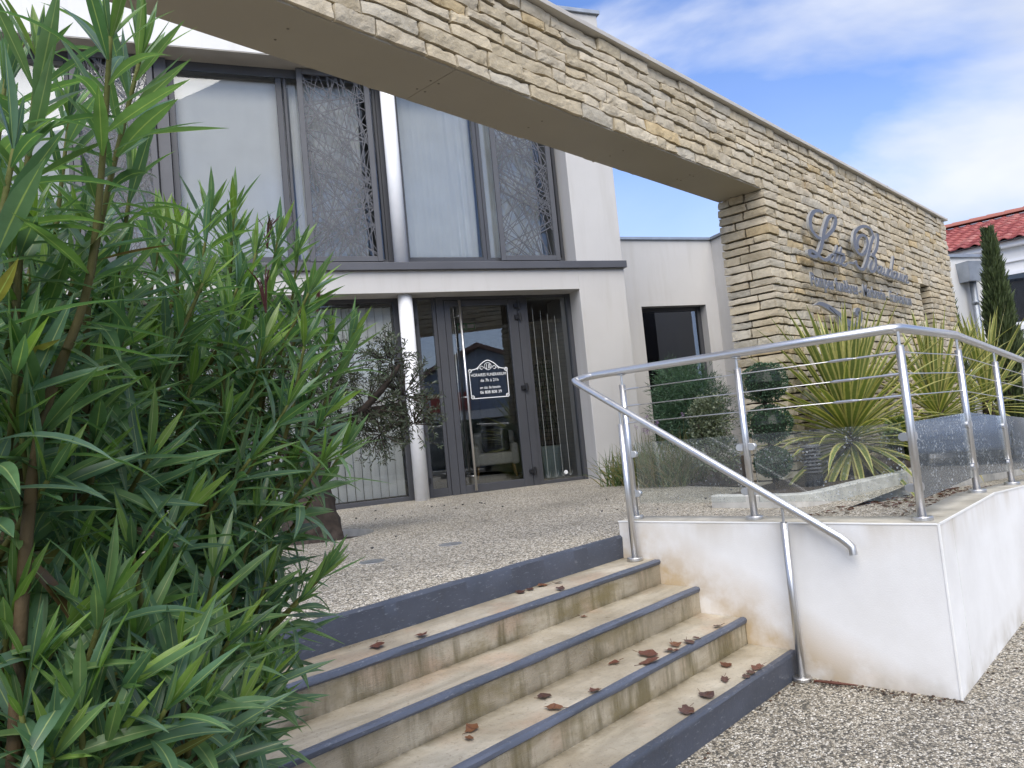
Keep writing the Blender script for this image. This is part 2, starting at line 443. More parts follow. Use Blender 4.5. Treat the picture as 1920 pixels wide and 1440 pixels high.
def m_glass(name, tint=(0.9, 0.94, 0.93), boost=1.7, base=0.0, dirt=0.0, film=0.06):
    m, t, b, out = material(name)
    t.nodes.remove(b)
    fr = N(t, 'ShaderNodeFresnel', inp={'IOR': 1.5})
    k = N(t, 'ShaderNodeMath', operation='MULTIPLY_ADD', use_clamp=True); t.links.new(fr.outputs[0], k.inputs[0]); k.inputs[1].default_value = boost; k.inputs[2].default_value = base
    tr = N(t, 'ShaderNodeBsdfTransparent', inp={'Color': tint + (1,)})
    gl = N(t, 'ShaderNodeBsdfGlossy', inp={'Color': (0.95, 0.97, 1, 1), 'Roughness': 0.0})
    mx_ = N(t, 'ShaderNodeMixShader'); t.links.new(k.outputs[0], mx_.inputs[0]); t.links.new(tr.outputs[0], mx_.inputs[1]); t.links.new(gl.outputs[0], mx_.inputs[2])
    last = mx_.outputs[0]
    if dirt:
        p = pos(t)
        vo = N(t, 'ShaderNodeTexVoronoi', inp={'Scale': 60.0}); t.links.new(p, vo.inputs['Vector'])
        sp_ = N(t, 'ShaderNodeSeparateColor'); t.links.new(vo.outputs['Color'], sp_.inputs[0])
        thr = N(t, 'ShaderNodeMath', operation='MULTIPLY'); t.links.new(sp_.outputs[0], thr.inputs[0]); thr.inputs[1].default_value = 0.42
        lt = N(t, 'ShaderNodeMath', operation='LESS_THAN'); t.links.new(vo.outputs['Distance'], lt.inputs[0]); t.links.new(thr.outputs[0], lt.inputs[1])
        patch = rmp(t, nz(t, p, 4, 3), [(0.42, grey(0)), (0.6, grey(1))])
        ml = N(t, 'ShaderNodeMath', operation='MULTIPLY'); t.links.new(lt.outputs[0], ml.inputs[0]); t.links.new(patch, ml.inputs[1])
        ml2 = N(t, 'ShaderNodeMath', operation='MULTIPLY_ADD'); t.links.new(ml.outputs[0], ml2.inputs[0]); ml2.inputs[1].default_value = dirt; ml2.inputs[2].default_value = film
        df = N(t, 'ShaderNodeBsdfDiffuse', inp={'Color': (0.62, 0.66, 0.68, 1)})
        m2 = N(t, 'ShaderNodeMixShader'); t.links.new(ml2.outputs[0], m2.inputs[0]); t.links.new(last, m2.inputs[1]); t.links.new(df.outputs[0], m2.inputs[2])
        last = m2.outputs[0]
    t.links.new(last, out.inputs[0])
    return m
M['glass'] = m_glass('window_glass', (0.97, 0.985, 0.98), 2.3)
M['glass_up'] = m_glass('upper_window_glass', (0.985, 0.99, 0.985), 1.0)
M['glass_rail'] = m_glass('balustrade_glass', (0.95, 0.97, 0.96), 0.75, 0.0, 0.4, 0.03)
M['glass_ramp'] = m_glass('rain_spotted_glass', (0.93, 0.955, 0.945), 1.0, 0.0, 0.6, 0.10)
M['glass_clear'] = m_glass('clear_window_glass', (0.985, 0.99, 0.99), 1.2)
M['glass_dark'] = m_glass('dark_window_glass', (0.45, 0.47, 0.5), 2.0)
M['curtain'] = simple('pale_blind_fabric', (0.88, 0.89, 0.88), 0.9, var=0.04, sc=3)
M['curtain_grey'] = simple('grey_green_curtain', (0.78, 0.80, 0.78), 0.9, var=0.05, sc=3)
M['slat'] = simple('blind_slat', (0.90, 0.93, 0.91), 0.8, var=0.04, sc=4)
M['int_wall'] = simple('interior_wall', (0.30, 0.30, 0.29), 0.9)
M['int_floor'] = simple('interior_floor', (0.14, 0.13, 0.12), 0.35)
M['decal'] = simple('white_vinyl', (0.85, 0.87, 0.88), 0.5, var=0.02)
M['stripe'] = simple('etched_stripe', (0.34, 0.36, 0.35), 0.6, var=0.02)
M['chair'] = simple('grey_upholstery', (0.66, 0.63, 0.58), 0.95, var=0.1, sc=30, bmp=0.2)
M['dark_fabric'] = simple('dark_cushion', (0.03, 0.03, 0.035), 0.95)
M['wood'] = simple('pale_wood', (0.42, 0.26, 0.12), 0.5, var=0.2, sc=12)
M['pot'] = simple('pale_green_pot', (0.42, 0.50, 0.48), 0.5, var=0.05)
M['exit'] = simple('green_sign', (0.02, 0.30, 0.13), 0.4)
M['tile'] = m_vcol('red_clay_tile', 0.6, 0.25, 50, 0.35)
M['blue_wall'] = simple('blue_grey_cladding', (0.29, 0.34, 0.42), 0.8)
M['red_board'] = simple('red_sign_board', (0.42, 0.035, 0.025), 0.5, var=0.05)
M['asphalt'] = simple('asphalt', (0.055, 0.055, 0.056), 0.9, var=0.2, sc=20, bmp=0.4)
M['pvc'] = simple('white_pvc', (0.80, 0.81, 0.83), 0.35, var=0.03)

# ------------------------------------------------------------------ the setting: ground, terrace, ramp
from mathutils.geometry import tessellate_polygon
TZ = 0.765
def sheet(name, poly, z, mat, holes=(), kind='structure', parent=None):
    zf = z if callable(z) else (lambda p: z)
    loops = [[Vector((p[0], p[1], 0)) for p in poly]] + [[Vector((p[0], p[1], 0)) for p in h] for h in holes]
    tris = tessellate_polygon(loops)
    flat = [v for l in loops for v in l]
    m = MB()
    fs = []
    for a, b, c in tris:
        nrm = (flat[b] - flat[a]).cross(flat[c] - flat[a])
        fs.append((a, b, c) if nrm.z > 0 else (a, c, b))
    m.add([(v.x, v.y, zf(v)) for v in flat], fs)
    o = m.build(name, mat, parent)
    if kind: o['kind'] = kind
    return o
sheet('ground', [(-60, -60), (90, -60), (90, 90), (-60, 90)], -0.012, M['asphalt'])
sheet('forecourt', [(-9, -13), (60, -13), (60, 3.2), (-9, 3.2)], 0.0, M['pebble_low'])
PIT = (3.73, 6.0, 0.46)
pit_ring = [(PIT[0] + PIT[2] * math.cos(a * math.pi / 20), PIT[1] + PIT[2] * math.sin(a * math.pi / 20)) for a in range(40)]
terr = sheet('terrace', [(-9, 3.045), (4.17, 3.045), (4.42, 3.045), (4.42, 1.33), (5.5, 1.33), (5.5, 2.02), (16.5, 2.02), (16.5, 9), (-9, 18)], TZ, M['pebble'], [pit_ring])
m = MB()
n = len(pit_ring)
m.add([(x, y, TZ) for x, y in pit_ring] + [(x, y, TZ - 0.12) for x, y in pit_ring], [(i, i + n, (i + 1) % n + n, (i + 1) % n) for i in range(n)])
m.build('pit_edge', M['concrete'], terr)
sheet('pit_soil', pit_ring, TZ - 0.07, M['soil'], kind=None, parent=terr)
RS = 0.066
def ramp_z(x): return -RS * max(0.0, x - 5.45)
sheet('ramp', [(5.5, 1.33), (9, 1.33), (16.5, 1.33), (16.5, 2.02), (9, 2.02), (5.5, 2.02)], lambda p: TZ + 0.002 + ramp_z(p[0]), M['pebble'])

# ------------------------------------------------------------------ entrance stairs
X0S, X1S = 0.42, 4.168
stairs = empty('entrance_stairs', (2.3, 1.92, 0), 0, 'weathered stone entrance stairs with blue-grey painted nosings below the terrace', 'stairs')
TR = [(1.92, 0.142), (2.205, 0.297), (2.495, 0.4575), (2.762, 0.6135), (3.04, TZ)]   # nosing y, tread z
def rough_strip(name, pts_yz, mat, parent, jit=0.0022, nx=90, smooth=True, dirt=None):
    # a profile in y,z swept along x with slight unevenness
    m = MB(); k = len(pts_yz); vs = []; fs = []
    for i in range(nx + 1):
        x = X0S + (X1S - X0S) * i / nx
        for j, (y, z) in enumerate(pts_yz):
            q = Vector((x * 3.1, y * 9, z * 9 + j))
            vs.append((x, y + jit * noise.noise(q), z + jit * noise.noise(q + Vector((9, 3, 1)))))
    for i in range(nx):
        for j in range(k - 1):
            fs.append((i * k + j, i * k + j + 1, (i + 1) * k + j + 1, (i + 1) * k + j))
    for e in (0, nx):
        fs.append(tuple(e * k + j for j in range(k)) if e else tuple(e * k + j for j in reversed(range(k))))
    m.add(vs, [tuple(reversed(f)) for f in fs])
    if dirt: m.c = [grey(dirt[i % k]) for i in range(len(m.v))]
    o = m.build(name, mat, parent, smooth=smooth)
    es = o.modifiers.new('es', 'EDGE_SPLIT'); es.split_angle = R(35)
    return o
for i in range(4):
    y, z = TR[i]; zb = 0.0 if i == 0 else TR[i - 1][1]; yb = TR[i + 1][0]
    prof = [(y, zb - 0.02), (y, zb + 0.004), (y, zb + 0.03), (y, zb + (z - zb) * 0.5), (y, z - 0.05), (y, z - 0.03), (y + 0.006, z - 0.012), (y + 0.03, z - 0.001), (y + 0.06, z), (y + 0.15, z), (yb - 0.06, z + 0.002), (yb - 0.008, z + 0.003), (yb + 0.03, z + 0.004)]
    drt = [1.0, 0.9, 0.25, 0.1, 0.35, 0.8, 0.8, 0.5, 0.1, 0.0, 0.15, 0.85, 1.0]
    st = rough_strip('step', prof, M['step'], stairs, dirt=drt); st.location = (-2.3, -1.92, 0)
    st['label'] = 'stained stone step, ' + ['lowest', 'second from the bottom', 'third from the bottom', 'highest'][i] + ' of the flight'
    nose = [(y - 0.004, z - 0.028), (y - 0.011, z - 0.018), (y - 0.011, z - 0.006), (y - 0.004, z + 0.0035), (y + 0.012, z + 0.0045), (y + 0.028, z + 0.003), (y + 0.03, z - 0.004)]
    if i == 0:
        nose = [(y - 0.006, -0.01), (y - 0.007, 0.06), (y - 0.009, z - 0.03)] + nose[1:]
    no = rough_strip('nosing', nose, M['greypaint' if i == 0 else 'nosepaint'], st, 0.004, 180)
prof = [(3.034, TR[3][1] - 0.01), (3.032, 0.68), (3.032, TZ - 0.012), (3.040, TZ + 0.002), (3.058, TZ + 0.004), (3.064, TZ - 0.004)]
rs_ = rough_strip('top_riser', prof, M['greypaint'], stairs, 0.006, 160)
rs_.location = (-2.3, -1.92, 0)
rs_['label'] = 'blue-grey painted riser between the highest step and the pebble terrace'

# side planting bed of the oleander
m = MB(); m.prism([(-1.6, 0.75), (0.30, 0.75), (0.30, 3.03), (-1.6, 3.03)], -0.01, 0.16); tag(m.build('planter_bed', M['soil']), kind='structure')
pw = empty('planter_wall', (0.36, 1.7, 0), 0, 'low white rendered cheek wall at the oleander side of the stairs', 'wall')
m = MB(); m.prism([(0.302, 1.7), (0.418, 1.7), (0.418, 3.03), (0.302, 3.03)], -0.01, lambda p: 0.30 if p[1] < 2 else 0.765)
m.build('wall_body', M['wallwhite'], pw).location = (-0.36, -1.7, 0)

# ------------------------------------------------------------------ white terrace wall
wall = empty('terrace_wall', (4.17, 1.1, 0), 0, 'white rendered retaining wall under the steel balustrade, stained beside the steps', 'wall')
def rel(o, p): o.location = tuple(-Vector(p.location)) ; return o
WT = 0.858
m = MB()
m.prism([(4.17, 1.1), (4.42, 1.1), (4.42, 3.05), (4.17, 3.05)], -0.03, WT)
rel(m.build('wall_body', M['wallwhite'], wall, bevel=0.004), wall)
m = MB()
seg = [4.422, 5.45, 6.2, 7, 8, 9, 10.5, 12, 14, 16.4]
vs = []
for x in seg:
    z = WT + ramp_z(x)
    vs += [(x, 1.1, -0.03), (x, 1.32, -0.03), (x, 1.32, z), (x, 1.1, z)]
fs = [(0, 3, 2, 1)]
for i in range(len(seg) - 1):
    a = i * 4; b = a + 4
    fs += [(a, b, b + 3, a + 3), (a + 3, b + 3, b + 2, a + 2), (a + 2, b + 2, b + 1, a + 1)]
fs.append(tuple(len(vs) - 4 + k for k in range(4)))
m.add(vs, fs)
rel(m.build('wall_body', M['wallwhite'], wall), wall)
# weathered top and white corner beads
m = MB(); m.box((4.178, 1.108, WT - 0.002), (4.415, 3.046, WT + 0.003)); rel(m.build('wall_top', M['coping'], wall), wall)
m = MB()
vs = []
for x in seg: z = WT + ramp_z(x); vs += [(x, 1.108, z + 0.003), (x, 1.318, z + 0.003)]
m.add(vs, [(2 * i, 2 * i + 2, 2 * i + 3, 2 * i + 1) for i in range(len(seg) - 1)])
rel(m.build('wall_top', M['coping'], wall), wall)
m = MB(); m.box((4.1665, 1.0965, -0.02), (4.178, 1.108, WT + 0.004)); rel(m.build('corner_bead', M['trim_white'], wall, bevel=0.002), wall)
m = MB(); m.box((4.1665, 1.109, WT - 0.004), (4.176, 3.052, WT + 0.005)); rel(m.build('corner_bead', M['trim_white'], wall, bevel=0.002), wall)
m = MB()
vs = []
for x in [4.179] + seg[1:]: z = WT + ramp_z(x); vs += [(x, 1.0965, z - 0.004), (x, 1.0965, z + 0.005), (x, 1.106, z + 0.005)]
m.add(vs, [f for i in range(len(seg) - 1) for f in ((3 * i, 3 * i + 3, 3 * i + 4, 3 * i + 1), (3 * i + 1, 3 * i + 4, 3 * i + 5, 3 * i + 2))])
rel(m.build('corner_bead', M['trim_white'], wall), wall)

# ------------------------------------------------------------------ stone portal
portal = empty('stone_portal', (7.17, 3.07, 0), 0, 'long portal beam and wall of beige ledge stones carrying the sign lettering', 'portal')
def pr(o): return rel(o, portal)
YF, YB, XC, XE = 3.066, 3.575, 7.17, 14.29
ZS, ZT = 3.705, 4.40
SLOT = (12.33, 12.80, 3.22)
m = MB()
m.box((-3.0, YF + 0.05, ZS + 0.02), (XC + 0.05, YB - 0.05, ZT)); pr(m.build('beam_core', M['mortar'], portal))
m = MB()
m.box((XC + 0.05, YF + 0.05, 0.3), (SLOT[0] - 0.04, YB - 0.05, ZT))
m.box((SLOT[0] - 0.04, YF + 0.05, SLOT[2] + 0.03), (SLOT[1] + 0.04, YB - 0.05, ZT))
m.box((SLOT[1] + 0.04, YF + 0.05, 0.3), (XE - 0.05, YB - 0.05, ZT)); pr(m.build('wall_core', M['mortar'], portal))
m = MB(); m.box((SLOT[0] - 0.06, YB - 0.10, 0.3), (SLOT[1] + 0.06, YB - 0.055, SLOT[2] + 0.05)); pr(m.build('slot_back', M['render'], portal))
m = MB(); m.box((-3.6, YF + 0.03, 0.0), (-3.0, YB, ZT)); pr(m.build('end_pillar', M['mortar'], portal))

def stone_col():
    r = rnd.random(); v = U(0.85, 1.09)
    if r < 0.05: c = (0.53, 0.42, 0.25)       # ochre
    elif r < 0.45: c = (0.53, 0.455, 0.325)   # honey
    elif r < 0.85: c = (0.555, 0.49, 0.375)    # buff
    else: c = (0.51, 0.465, 0.375)             # greyish
    return tuple(x * v for x in c)
def rough_block(x0, x1, y0, y1, zb, zt, col, nx=7, ny=2, nz_=3, amp=0.007, back=True, seed=0):
    """irregular hewn block; zb, zt are functions of the coordinate along the wall"""
    ax = (x1 - x0) >= (y1 - y0)
    bm_v = {}; vs = []; fs = []; tlt = (rnd.uniform(-0.012, 0.012), rnd.uniform(-0.010, 0.014))
    def vid(i, j, k):
        key = (i, j, k)
        if key in bm_v: return bm_v[key]
        u, v, ww = i / nx, j / ny, k / nz_
        x = x0 + (x1 - x0) * u; y = y0 + (y1 - y0) * v
        s = x if ax else y
        a = zb(s); b = zt(s)
        z = a + (b - a) * ww
        e = sum((i in (0, nx), j in (0, ny), k in (0, nz_)))
        q = Vector((x * 11 + seed, y * 11, z * 17))
        q2 = Vector((x * 31 + seed, y * 31, z * 31))
        ctr = Vector((0.5 * (x0 + x1), 0.5 * (y0 + y1), 0.5 * (a + b)))
        p = Vector((x, y, z))
        d = Vector((noise.noise(q), noise.noise(q + Vector((7, 1, 3))), 0)) * amp * 0.55
        d += Vector((noise.noise(q2), noise.noise(q2 + Vector((4, 4, 1))), 0.9 * noise.noise(q2 + Vector((1, 8, 8))))) * amp * 0.55
        if ax: d.y += tlt[0] * (u - 0.5) + tlt[1] * (ww - 0.5)
        else: d.x += tlt[0] * (v - 0.5) + tlt[1] * (ww - 0.5)
        if e >= 2:   # broken arrises
            sg = p - ctr; br = 0.0015 + 0.009 * max(0.0, noise.noise(Vector((x * 19 + seed, y * 19, z * 23))))
            p -= Vector((math.copysign(br if i in (0, nx) else 0, sg.x), math.copysign(br * 1.3 if j in (0, ny) else 0, sg.y), math.copysign(br * 0.8 if k in (0, nz_) else 0, sg.z)))
        bm_v[key] = len(vs); vs.append(p + d)
        return bm_v[key]
    def quad(a, b, c, d): fs.append((a, b, c, d))
    for i in range(nx):
        for k in range(nz_):
            quad(vid(i, 0, k), vid(i + 1, 0, k), vid(i + 1, 0, k + 1), vid(i, 0, k + 1))
            if back: quad(vid(i + 1, ny, k), vid(i, ny, k), vid(i, ny, k + 1), vid(i + 1, ny, k + 1))
    for j in range(ny):
        for k in range(nz_):
            quad(vid(0, j + 1, k), vid(0, j, k), vid(0, j, k + 1), vid(0, j + 1, k + 1))
            quad(vid(nx, j, k), vid(nx, j + 1, k), vid(nx, j + 1, k + 1), vid(nx, j, k + 1))
    for i in range(nx):
        for j in range(ny):
            quad(vid(i, j, 0), vid(i, j + 1, 0), vid(i + 1, j + 1, 0), vid(i + 1, j, 0))
            quad(vid(i, j, nz_), vid(i + 1, j, nz_), vid(i + 1, j + 1, nz_), vid(i, j + 1, nz_))
    return vs, fs, col
STONES = []      # (size seen, vs, fs, col)
camp = Vector((0, 0, 1.5))
def put(area, ctr, data, vis=True):
    d = (Vector(ctr) - camp).length
    STONES.append((area / (d * d) if vis else 0.0, data))
# course heights, the beam's underside falls on a joint
zl = []
z = ZS
while z > 0.55:
    zl.insert(0, z); z -= U(0.068, 0.104)
zl.insert(0, z)
z = ZS; up = []
while z < ZT - 0.12:
    z += U(0.070, 0.100); up.append(z)
up[-1] = ZT - 0.004 if ZT - up[-1] < 0.03 else up[-1]
if up[-1] < ZT - 0.05: up.append(ZT - 0.004)
zl += up
zl[-1] = ZT - 0.004
NR = len(zl)
def joint(r, s, off=0):
    a = 0.0 if (abs(zl[r] - ZS) < 1e-6) else 1.0
    if r == NR - 1: return zl[r]
    return zl[r] + a * (0.017 * noise.noise(Vector((s * 1.7, r * 5.3, off))) + 0.011 * noise.noise(Vector((s * 6.5, r * 3.1, 4 + off))))
G = 0.0068
def zb_(r, o=0): return lambda s: joint(r, s, o) + G * (0.8 + 0.9 * noise.noise(Vector((s * 8, r * 2.2, 11 + o))))
def zt_(r, o=0): return lambda s: joint(r + 1, s, o) - G * (0.9 + 0.9 * noise.noise(Vector((s * 8, r * 2.2, 31 + o))))
def course(r, s0, s1, make):
    s = s0
    while s < s1 - 0.02:
        ln = rnd.choice((U(0.14, 0.24), U(0.24, 0.40), U(0.24, 0.40), U(0.36, 0.56)))
        e = min(s1, s + ln)
        if s1 - e < 0.12: e = s1
        make(r, s + 0.004, e - 0.004)
        s = e
def front(r, a, b):
    pr_ = U(-0.012, 0.010); h = zl[r + 1] - zl[r]
    put((b - a) * h, ((a + b) / 2, YF, zl[r]), rough_block(a, b, YF - pr_, YF + 0.11, zb_(r), zt_(r), stone_col(), nx=max(5, int((b - a) / 0.036)), ny=1, back=False, seed=r * 3.7))
def backf(vis):
    def g(r, a, b):
        pr_ = U(-0.018, 0.014)
        put((b - a) * 0.02, ((a + b) / 2, YB, zl[r]), rough_block(a, b, YB - 0.10, YB + pr_, zb_(r, 7), zt_(r, 7), stone_col(), nx=5, ny=1, seed=r * 1.9 + 50), vis)
    return g
for r in range(NR - 1):
    low = zl[r + 1] <= ZS + 1e-6
    if not low:
        course(r, -2.98, XE, front)
        course(r, -2.98, 7.2, backf(False))
    else:
        zin = zl[r + 1] <= SLOT[2] + 0.01
        # quoin at the pillar's corner shows on both faces
        a = U(0.12, 0.36); b = U(0.13, 0.34); h = zl[r + 1] - zl[r]
        c = stone_col()
        jx = XC + U(-0.014, 0.012)
        zbq = lambda s, r=r: joint(r, XC) + G
        ztq = lambda s, r=r: joint(r + 1, XC) - G
        put((a * 0.8 + b) * h, (XC, YF, zl[r]), rough_block(jx, XC + a - 0.004, YF - U(-0.01, 0.012), YF + b - 0.004, zbq, ztq, c, nx=4, ny=4, back=True, seed=r))
        if zin:
            course(r, XC + a, SLOT[0], front)
            # slot jamb
            put(0.3 * h * 0.5, (SLOT[1], YF, zl[r]), rough_block(SLOT[1] + U(-0.012, 0.012), SLOT[1] + 0.11, YF, YB - 0.11, lambda s, r=r: joint(r, SLOT[1]) + G, lambda s, r=r: joint(r + 1, SLOT[1]) - G, stone_col(), nx=2, ny=5, seed=r + 20))
            course(r, SLOT[1] + 0.115, XE, front)
        else:
            course(r, XC + a, XE, front)
        def endf(r_, p, q):
            put((q - p) * h, (XC, (p + q) / 2, zl[r_]), rough_block(XC + U(-0.014, 0.014), XC + 0.11, p, q, lambda s: joint(r_, XC) + G + 0.006 * noise.noise(Vector((s * 6, r_, 3))), lambda s: joint(r_ + 1, XC) - G + 0.006 * noise.noise(Vector((s * 6, r_ + 1, 3))), stone_col(), nx=1, ny=5, seed=r_ + 90))
        course(r, YF + b, YB, endf)
        course(r, XC + 0.115, 10.6, backf(False))
STONES.sort(key=lambda t: -t[0])
rest = MB()
for i, (a, (vs, fs, c)) in enumerate(STONES):
    if i < 300:
        mb = MB(); mb.add(vs, fs, c); pr(mb.build('stone', M['stone'], portal))
    else:
        rest.add(vs, fs, c)
o = pr(rest.build('stone_courses', M['stone'], portal)); o['kind'] = 'stuff'
# painted soffit boards with screws
for a, b in ((-2.98, 0.06), (0.064, 3.06), (3.064, 6.14), (6.144, XC + 0.03)):
    mb = MB(); mb.box((a, YF + 0.02, ZS - 0.004), (b, YB - 0.02, ZS + 0.02)); sp_ = pr(mb.build('soffit_panel', M['soffit'], portal))
    for x in (a + 0.03, a + 1.0, a + 2.0, b - 0.03):
        for y in (3.27, 3.40):
            if a < x < b and x > 1.0:
                mb = MB(); mb.lathe([(0.006, -0.0065), (0.008, -0.005), (0.008, -0.003)], 10, (x, y, ZS)); mb.build('screw', M['screw'], sp_)
for a, b in ((-3.0, -0.4), (-0.397, 2.6), (2.603, 5.2), (5.203, 8.2), (8.203, 11.2), (11.203, XE + 0.03)):
    mb = MB(); mb.box((a, YF - 0.045, ZT), (b, YB + 0.04, ZT + 0.035)); pr(mb.build('coping', M['cap'], portal, bevel=0.003))
    mb = MB(); mb.box((b - 0.04, YF - 0.0475, ZT - 0.002), (b + 0.002, YB + 0.0425, ZT + 0.0375)); pr(mb.build('coping_joint', M['cap'], portal))

# ------------------------------------------------------------------ main building (local frame: x along the facade, y into the house)
FA = R(-25.728)
BO = Vector((6.666, 8.011, 0))
bld = empty('funeral_home', BO, FA, 'white rendered building with tall anthracite glazing behind the stone portal', 'building')
def F2W(u, y, z): return (BO.x + u * math.cos(FA) - y * math.sin(FA), BO.y + u * math.sin(FA) + y * math.cos(FA), z)
FP = -0.40       # front plane
UL, UR, UE = -6.6, 2.42, 3.19
Z1, Z2, Z3, Z4, ZTOP = 3.537, 3.835, 3.94, 6.70, 7.78
def bpart(name, boxes, mat, parent=bld, bevel=0):
    m = MB()
    for a, b in boxes: m.box(a, b)
    return m.build(name, mat, parent, bevel=bevel)
bpart('lintel_band', [((UL, FP, Z1), (UR, 0.25, Z2 - 0.002))], M['render'])
bpart('pier', [((UR, FP, 0.3), (UE, 0.8, ZTOP))], M['render'], bevel=0.01)
bpart('parapet', [((UL, FP, Z4), (UR - 0.002, 0.5, 7.70))], M['render_white'])
bpart('roof_soffit', [((UL, FP + 0.006, Z4 - 0.012), (UR - 0.003, 0.1, Z4 - 0.001))], M['cap'])
bpart('parapet_cap', [((UR - 0.05, FP - 0.04, ZTOP + 0.002), (UE + 0.04, 0.84, ZTOP + 0.06))], M['zinc'], bevel=0.004)
bpart('side_wall', [((UE - 0.3, 0.801, 0.3), (UE - 0.002, 9.0, 7.7))], M['render'])
bpart('flashing_sill', [((UL, FP - 0.06, Z2), (UE + 0.03, 0.06, Z3)),], M['sillgrey'], bevel=0.006)
bpart('sill_upstand', [((UL, -0.04, Z3 + 0.001), (UR - 0.001, 0.04, Z3 + 0.13))], M['anthracite'])
col_m = MB(); col_m.lathe([(0.098, 0.7), (0.097, Z1 + 0.004)], 28, (-0.14, -0.24, 0)); col_m.build('column', M['column'], bld, smooth=False)
cm = MB(); cm.lathe([(0.098, Z3 - 0.002), (0.097, Z4 - 0.01)], 28, (-0.14, -0.24, 0)); cm.build('column', M['column'], bld)
for o in bld.children:
    if o.name.startswith('column'):
        o.data.polygons.foreach_set('use_smooth', [len(p.vertices) == 4 for p in o.data.polygons])

def window(u0, u1, z0, z1, fw=0.06, glass='glass', y=0.0, dep=0.07, name='window', fr='anthracite', tilt=0.0):
    """frame of four bars and a pane as sub-part"""
    f = MB()
    f.box((u0, y - dep / 2, z0), (u0 + fw, y + dep / 2, z1)); f.box((u1 - fw, y - dep / 2, z0), (u1, y + dep / 2, z1))
    f.box((u0 + fw, y - dep / 2 + 0.002, z0), (u1 - fw, y + dep / 2 - 0.002, z0 + fw)); f.box((u0 + fw, y - dep / 2 + 0.002, z1 - fw), (u1 - fw, y + dep / 2 - 0.002, z1))
    o = f.build(name, M[fr], bld, bevel=0.004, seg=1)
    w2 = (u1 - u0) / 2 - fw + 0.004
    p = MB(); p.box((-w2, -0.003, z0 + fw - 0.004), (w2, 0.003, z1 - fw + 0.004)); q = p.build('pane', M[glass], o)
    q.location = ((u0 + u1) / 2, y, 0); q.rotation_euler = (0, 0, R(tilt))
    return o
GZ = TZ - 0.015
H1 = Z1 + 0.02
# ground floor: blind windows, sidelight, door, fixed pane
window(-6.2, -4.33, GZ, H1, glass='glass_clear'); window(-4.28, -2.34, GZ, H1, glass='glass_clear'); window(-2.28, -0.19, GZ, H1, 0.075, 'glass_clear')
bpart('mullion', [((-0.188, -0.03, GZ), (0.028, 0.05, H1))], M['anthracite'])
window(0.03, 0.335, GZ, H1, 0.05, dep=0.06, tilt=-2.3)
bpart('bottom_rail', [((0.08, -0.028, GZ + 0.051), (0.285, 0.026, GZ + 0.13))], M['anthracite'])
bpart('mullion', [((0.337, -0.05, GZ), (0.45, 0.05, H1))], M['anthracite'], bevel=0.004)
bpart('mullion', [((1.56, -0.05, GZ), (1.66, 0.05, H1))], M['anthracite'], bevel=0.004)
bpart('head_rail', [((0.452, -0.045, 3.49), (1.558, 0.045, H1))], M['anthracite'])
fx = window(1.662, 2.418, GZ, H1, 0.06, tilt=-2.3)
bpart('frame_cover', [((2.36, -0.06, GZ), (2.419, -0.036, H1))], M['anthracite'])
# door leaf
dr = MB()
D0, D1, DZ0, DZ1 = 0.455, 1.555, GZ + 0.012, 3.485
dr.box((D0, -0.045, DZ0), (D0 + 0.085, 0.03, DZ1)); dr.box((D1 - 0.14, -0.045, DZ0), (D1, 0.03, DZ1))
dr.box((D0 + 0.085, -0.043, DZ0), (D1 - 0.14, 0.028, DZ0 + 0.115)); dr.box((D0 + 0.085, -0.043, DZ1 - 0.085), (D1 - 0.14, 0.028, DZ1))
door = dr.build('door', M['anthracite'], bld, bevel=0.004, seg=1)
pc = (D0 + D1 - 0.055) / 2; p = MB(); p.box((D0 + 0.083 - pc, -0.003, DZ0 + 0.113), (D1 - 0.138 - pc, 0.003, DZ1 - 0.083)); q = p.build('pane', M['glass'], door); q.location = (pc, 0.004, 0); q.rotation_euler = (0, 0, R(-2.3))
h = MB(); h.tube([(0.66, -0.125, 0.80), (0.66, -0.125, 3.47)], 0.019, 14)
for z in (1.0, 2.1, 3.25): h.tube([(0.66, -0.125, z), (0.60, -0.04, z)], 0.009, 8)
h.build('pull_handle', M['steel'], door, smooth=True)
h = MB(); h.tube([(0.60, 0.10, 0.9), (0.60, 0.10, 3.4)], 0.017, 12); h.build('pull_handle', M['steel'], door, smooth=True)
for z in (0.98, 2.19, 3.22, 3.385):
    hg = MB(); hg.box((1.50, -0.085, z - 0.035), (1.60, -0.046, z + 0.02)); hg.tube([(1.575, -0.085, z - 0.06), (1.575, -0.085, z + 0.05)], 0.019, 10)
    hg.build('hinge', M['black'], door)
for z in (1.0, 2.2, 3.2):
    hg = MB(); hg.box((0.022, -0.06, z - 0.04), (0.05, -0.031, z + 0.04)); hg.build('hinge', M['black'], bld)
